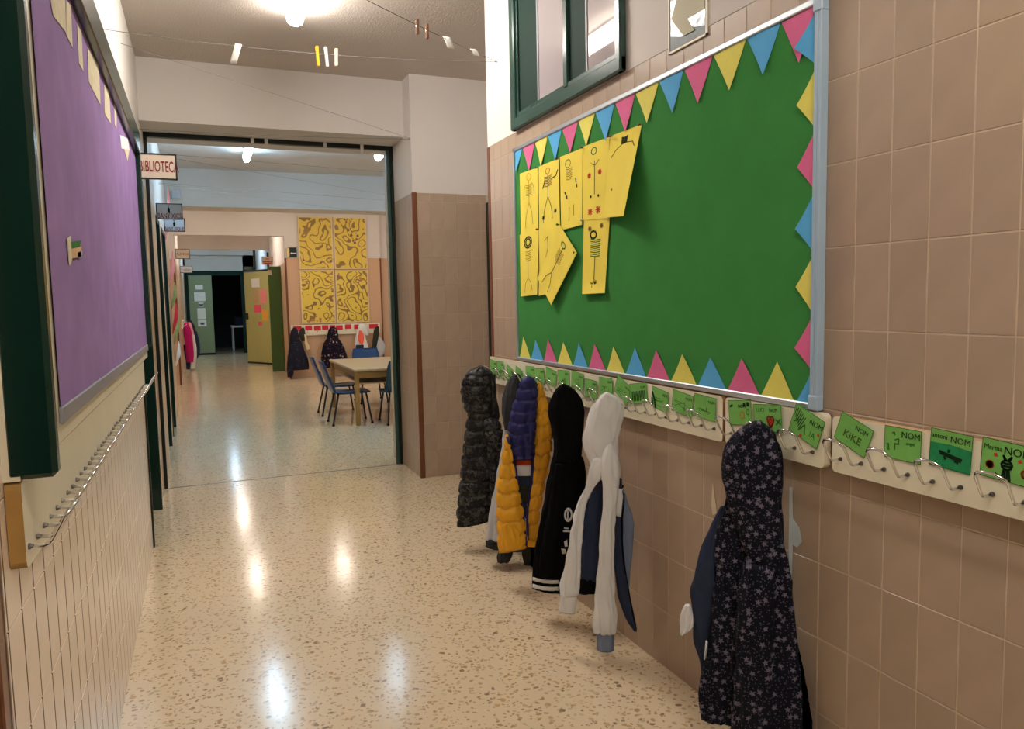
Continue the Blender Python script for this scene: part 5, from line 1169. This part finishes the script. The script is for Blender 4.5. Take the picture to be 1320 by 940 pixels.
b = MB(); b.rbox((1.428, 13.455, 2.11), (1.475, 13.499, 2.26), .004); b.build('box', 'cream_cloth', t)
b = MB(); b.box((1.51, 13.477, 2.16), (1.59, 13.48, 2.178)); b.add([(1.51, 13.478, 2.15), (1.51, 13.478, 2.19), (1.492, 13.478, 2.169)], [(0, 1, 2)]); b.build('arrow', 'white_stripe', t)

b = MB(); b.rbox((-.24, 9.90, 2.58), (-.14, 9.949, 2.68), .006); tag(b.build('junction_box', 'sign_grey'), 'small grey box on the bluish crossbeam above the toilet signs', 'box')
# notices on the end door and notes on the olive door
for x0, x1, z0, z1, m, lab in ((-.07, .11, 1.73, 1.85, 'white_paper', 'small white notice at the top of the end door'), (-.12, .16, 1.42, 1.66, 'white_paper', 'dark framed notice on the end door'), (-.02, .10, 1.28, 1.39, 'white_paper', 'small notice with a dark picture on the end door'), (-.06, .14, .95, 1.24, 'white_paper', 'tall white notice on the end door'), (-.06, .15, .76, .93, 'white_paper', 'white notice with dark print lowest on the end door')):
    t = empty('notice', ((x0+x1)/2, 21.495, z0), lab, 'notice')
    if 'framed' in lab: b = MB(); b.box((x0-.015, 21.494, z0-.015), (x1+.015, 21.4985, z1+.015)); b.build('frame', 'slate_card', t)
    b = MB(); b.box((x0, 21.4925, z0), (x1, 21.4985, z1)); b.build('paper', m, t)
    if 'dark' in lab and 'framed' not in lab: strokes([[(-.05, 0), (.05, .0)], [(-.03, -.03), (.04, -.03)]], .03, frame(((x0+x1)/2, 21.4915, (z0+z1)/2), (1, 0, 0), (0, 0, 1)), 'slate_card', t, 'print')
def olive_note(s0, s1, z0, z1, m, lab):
    b = obox(s0, s1, .001, .006, z0, z1); tag(b.build('note', m), lab, 'note')
olive_note(.32, .62, 1.68, 1.87, 'white_paper', 'white drawing at the top of the olive door'); olive_note(.42, .58, 1.33, 1.64, 'rail_edge', 'tall beige strip on the olive door'); olive_note(.08, .34, 1.33, 1.63, 'garland_pink', 'pale pink sheet on the olive door')
olive_note(.30, .56, 1.13, 1.30, 'door_pink_note', 'bright pink note on the olive door'); olive_note(.05, .28, .95, 1.18, 'door_orange_note', 'orange note on the olive door'); olive_note(.28, .36, .98, 1.08, 'door_green_note', 'green note between the pink and orange notes'); olive_note(.30, .44, .84, .93, 'door_pink_note', 'small pink note lowest on the olive door')
# table in the dark room
t = empty('side_table', (1.1, 23.2, 0), 'pale table in the dark room behind the end door', 'table')
b = MB(); b.rbox((.80, 22.9, .66), (1.9, 23.6, .71), .005); b.build('table_top', 'white_paper', t)
for x in (.83, 1.85):
    for y in (22.93, 23.55):
        b = MB(); b.rbox((x, y, 0), (x+.045, y+.045, .66), .004); b.build('leg', 'white_paper', t)
b = MB(); b.rbox((.9, 23.0, .712), (1.3, 23.4, .95), .03); tag(b.build('dark_bag', 'navy_cloth'), 'dark bag standing on the pale table', 'bag')

# coats on the passage wall (left) and paper decorations
t = empty('coat_rail', (-.335, 16.4, .85), 'cream coat rail on the passage wall behind the magenta coat', 'coat rail')
b = MB(); b.rbox((-.3345, 15.4, .88), (-.31, 17.7, 1.02), .004); b.build('board', 'rail_cream', t)
for k in range(8):
    y = 15.6+k*.27
    b = MB(); b.tube([(-.31, y, .92), (-.27, y, .92), (-.25, y, .96)], .006, 6); b.build('hook', 'chrome', t, smooth=True)
KL = lambda L: [(300+y/4.7, 190+a/4.7, 190+c/4.7) for y, a, c in L]
far_coat('magenta_coat', 'coat', 'magenta coat hanging on the passage wall beside a pale one', 243, 418, 15.9, [('hood', KL([(545, 222, 245), (580, 216, 262), (620, 218, 268)]), 'magenta_cloth', 0), ('body', KL([(600, 216, 266), (680, 228, 278), (740, 235, 282), (785, 240, 278)]), 'magenta_cloth', 0), ('lower_lining', KL([(680, 215, 245), (780, 232, 262), (830, 238, 258)]), 'navy_cloth', .05)], 16.4, -.328)
far_coat('pale_coat', 'coat', 'pale pink coat between the magenta and navy coats', 249, 418, 16.4, [('hood', KL([(545, 240, 262), (600, 255, 280), (640, 262, 285)]), 'pink_cloth', 0), ('body', KL([(620, 258, 285), (700, 268, 298), (760, 270, 300), (825, 262, 290)]), 'white_cloth', 0)], 16.9, -.328)
far_coat('navy_coat', 'coat', 'navy coat hanging farthest along the passage wall', 254, 416, 16.9, [('hood', KL([(530, 240, 265), (570, 250, 290), (620, 265, 300)]), 'navy_cloth', 0), ('body', KL([(600, 265, 300), (680, 285, 318), (720, 292, 320), (760, 288, 305)]), 'navy_cloth', 0)], 17.6, -.328)
def leafshape(c, l, w, m, ang, lab, cat, grp=None):
    pts = []
    for i in range(12):
        a = 2*math.pi*i/12; r_ = l*math.cos(a); q = w*math.sin(a)*(1-.35*math.cos(a))
        pts.append((c[0]+.0, c[1]+q*math.cos(ang)-r_*math.sin(ang)*.3, c[2]+r_*math.cos(ang)+q*math.sin(ang)))
    b = MB(); b.prism(pts, (1, 0, .0), .004); tag(b.build('paper_decoration', m), lab, cat, grp)
rd = random.Random(5)
def deco(y, z, l, w, m, lab):
    """curled paper shape standing off the left hall wall"""
    b = MB(); off = .01
    def fn(u, v):
        a = (u-.5)*2; wv = math.sin(math.pi*min(max(v, .02), .98))**.7
        return (XH+.004+.05*v+.04*(1-a*a)*wv, y+a*w*wv, z+l*(v-.5)+.02*math.sin(v*7))
    b.grid(fn, 6, 10); o = b.build('paper_decoration', m, smooth=True); s_ = o.modifiers.new('thickness', 'SOLIDIFY'); s_.thickness = .002
    tag(o, lab, 'decoration')
deco(9.1, 2.30, .55, .07, 'garland_pink', 'pink curled paper ribbon high on the left hall wall'); deco(9.5, 1.72, .40, .08, 'garland_pink', 'pink paper shape on the left hall wall beside the orange pillar')
deco(9.75, 1.42, .30, .10, 'leaf_green', 'pale green paper leaf on the left hall wall'); deco(9.6, 1.15, .34, .10, 'red_card', 'red paper flower on the left hall wall'); deco(10.0, 1.02, .36, .12, 'leaf_green', 'large green paper leaf reaching into the hall'); deco(9.9, .72, .30, .12, 'white_paper', 'white paper leaf lowest on the left hall wall')
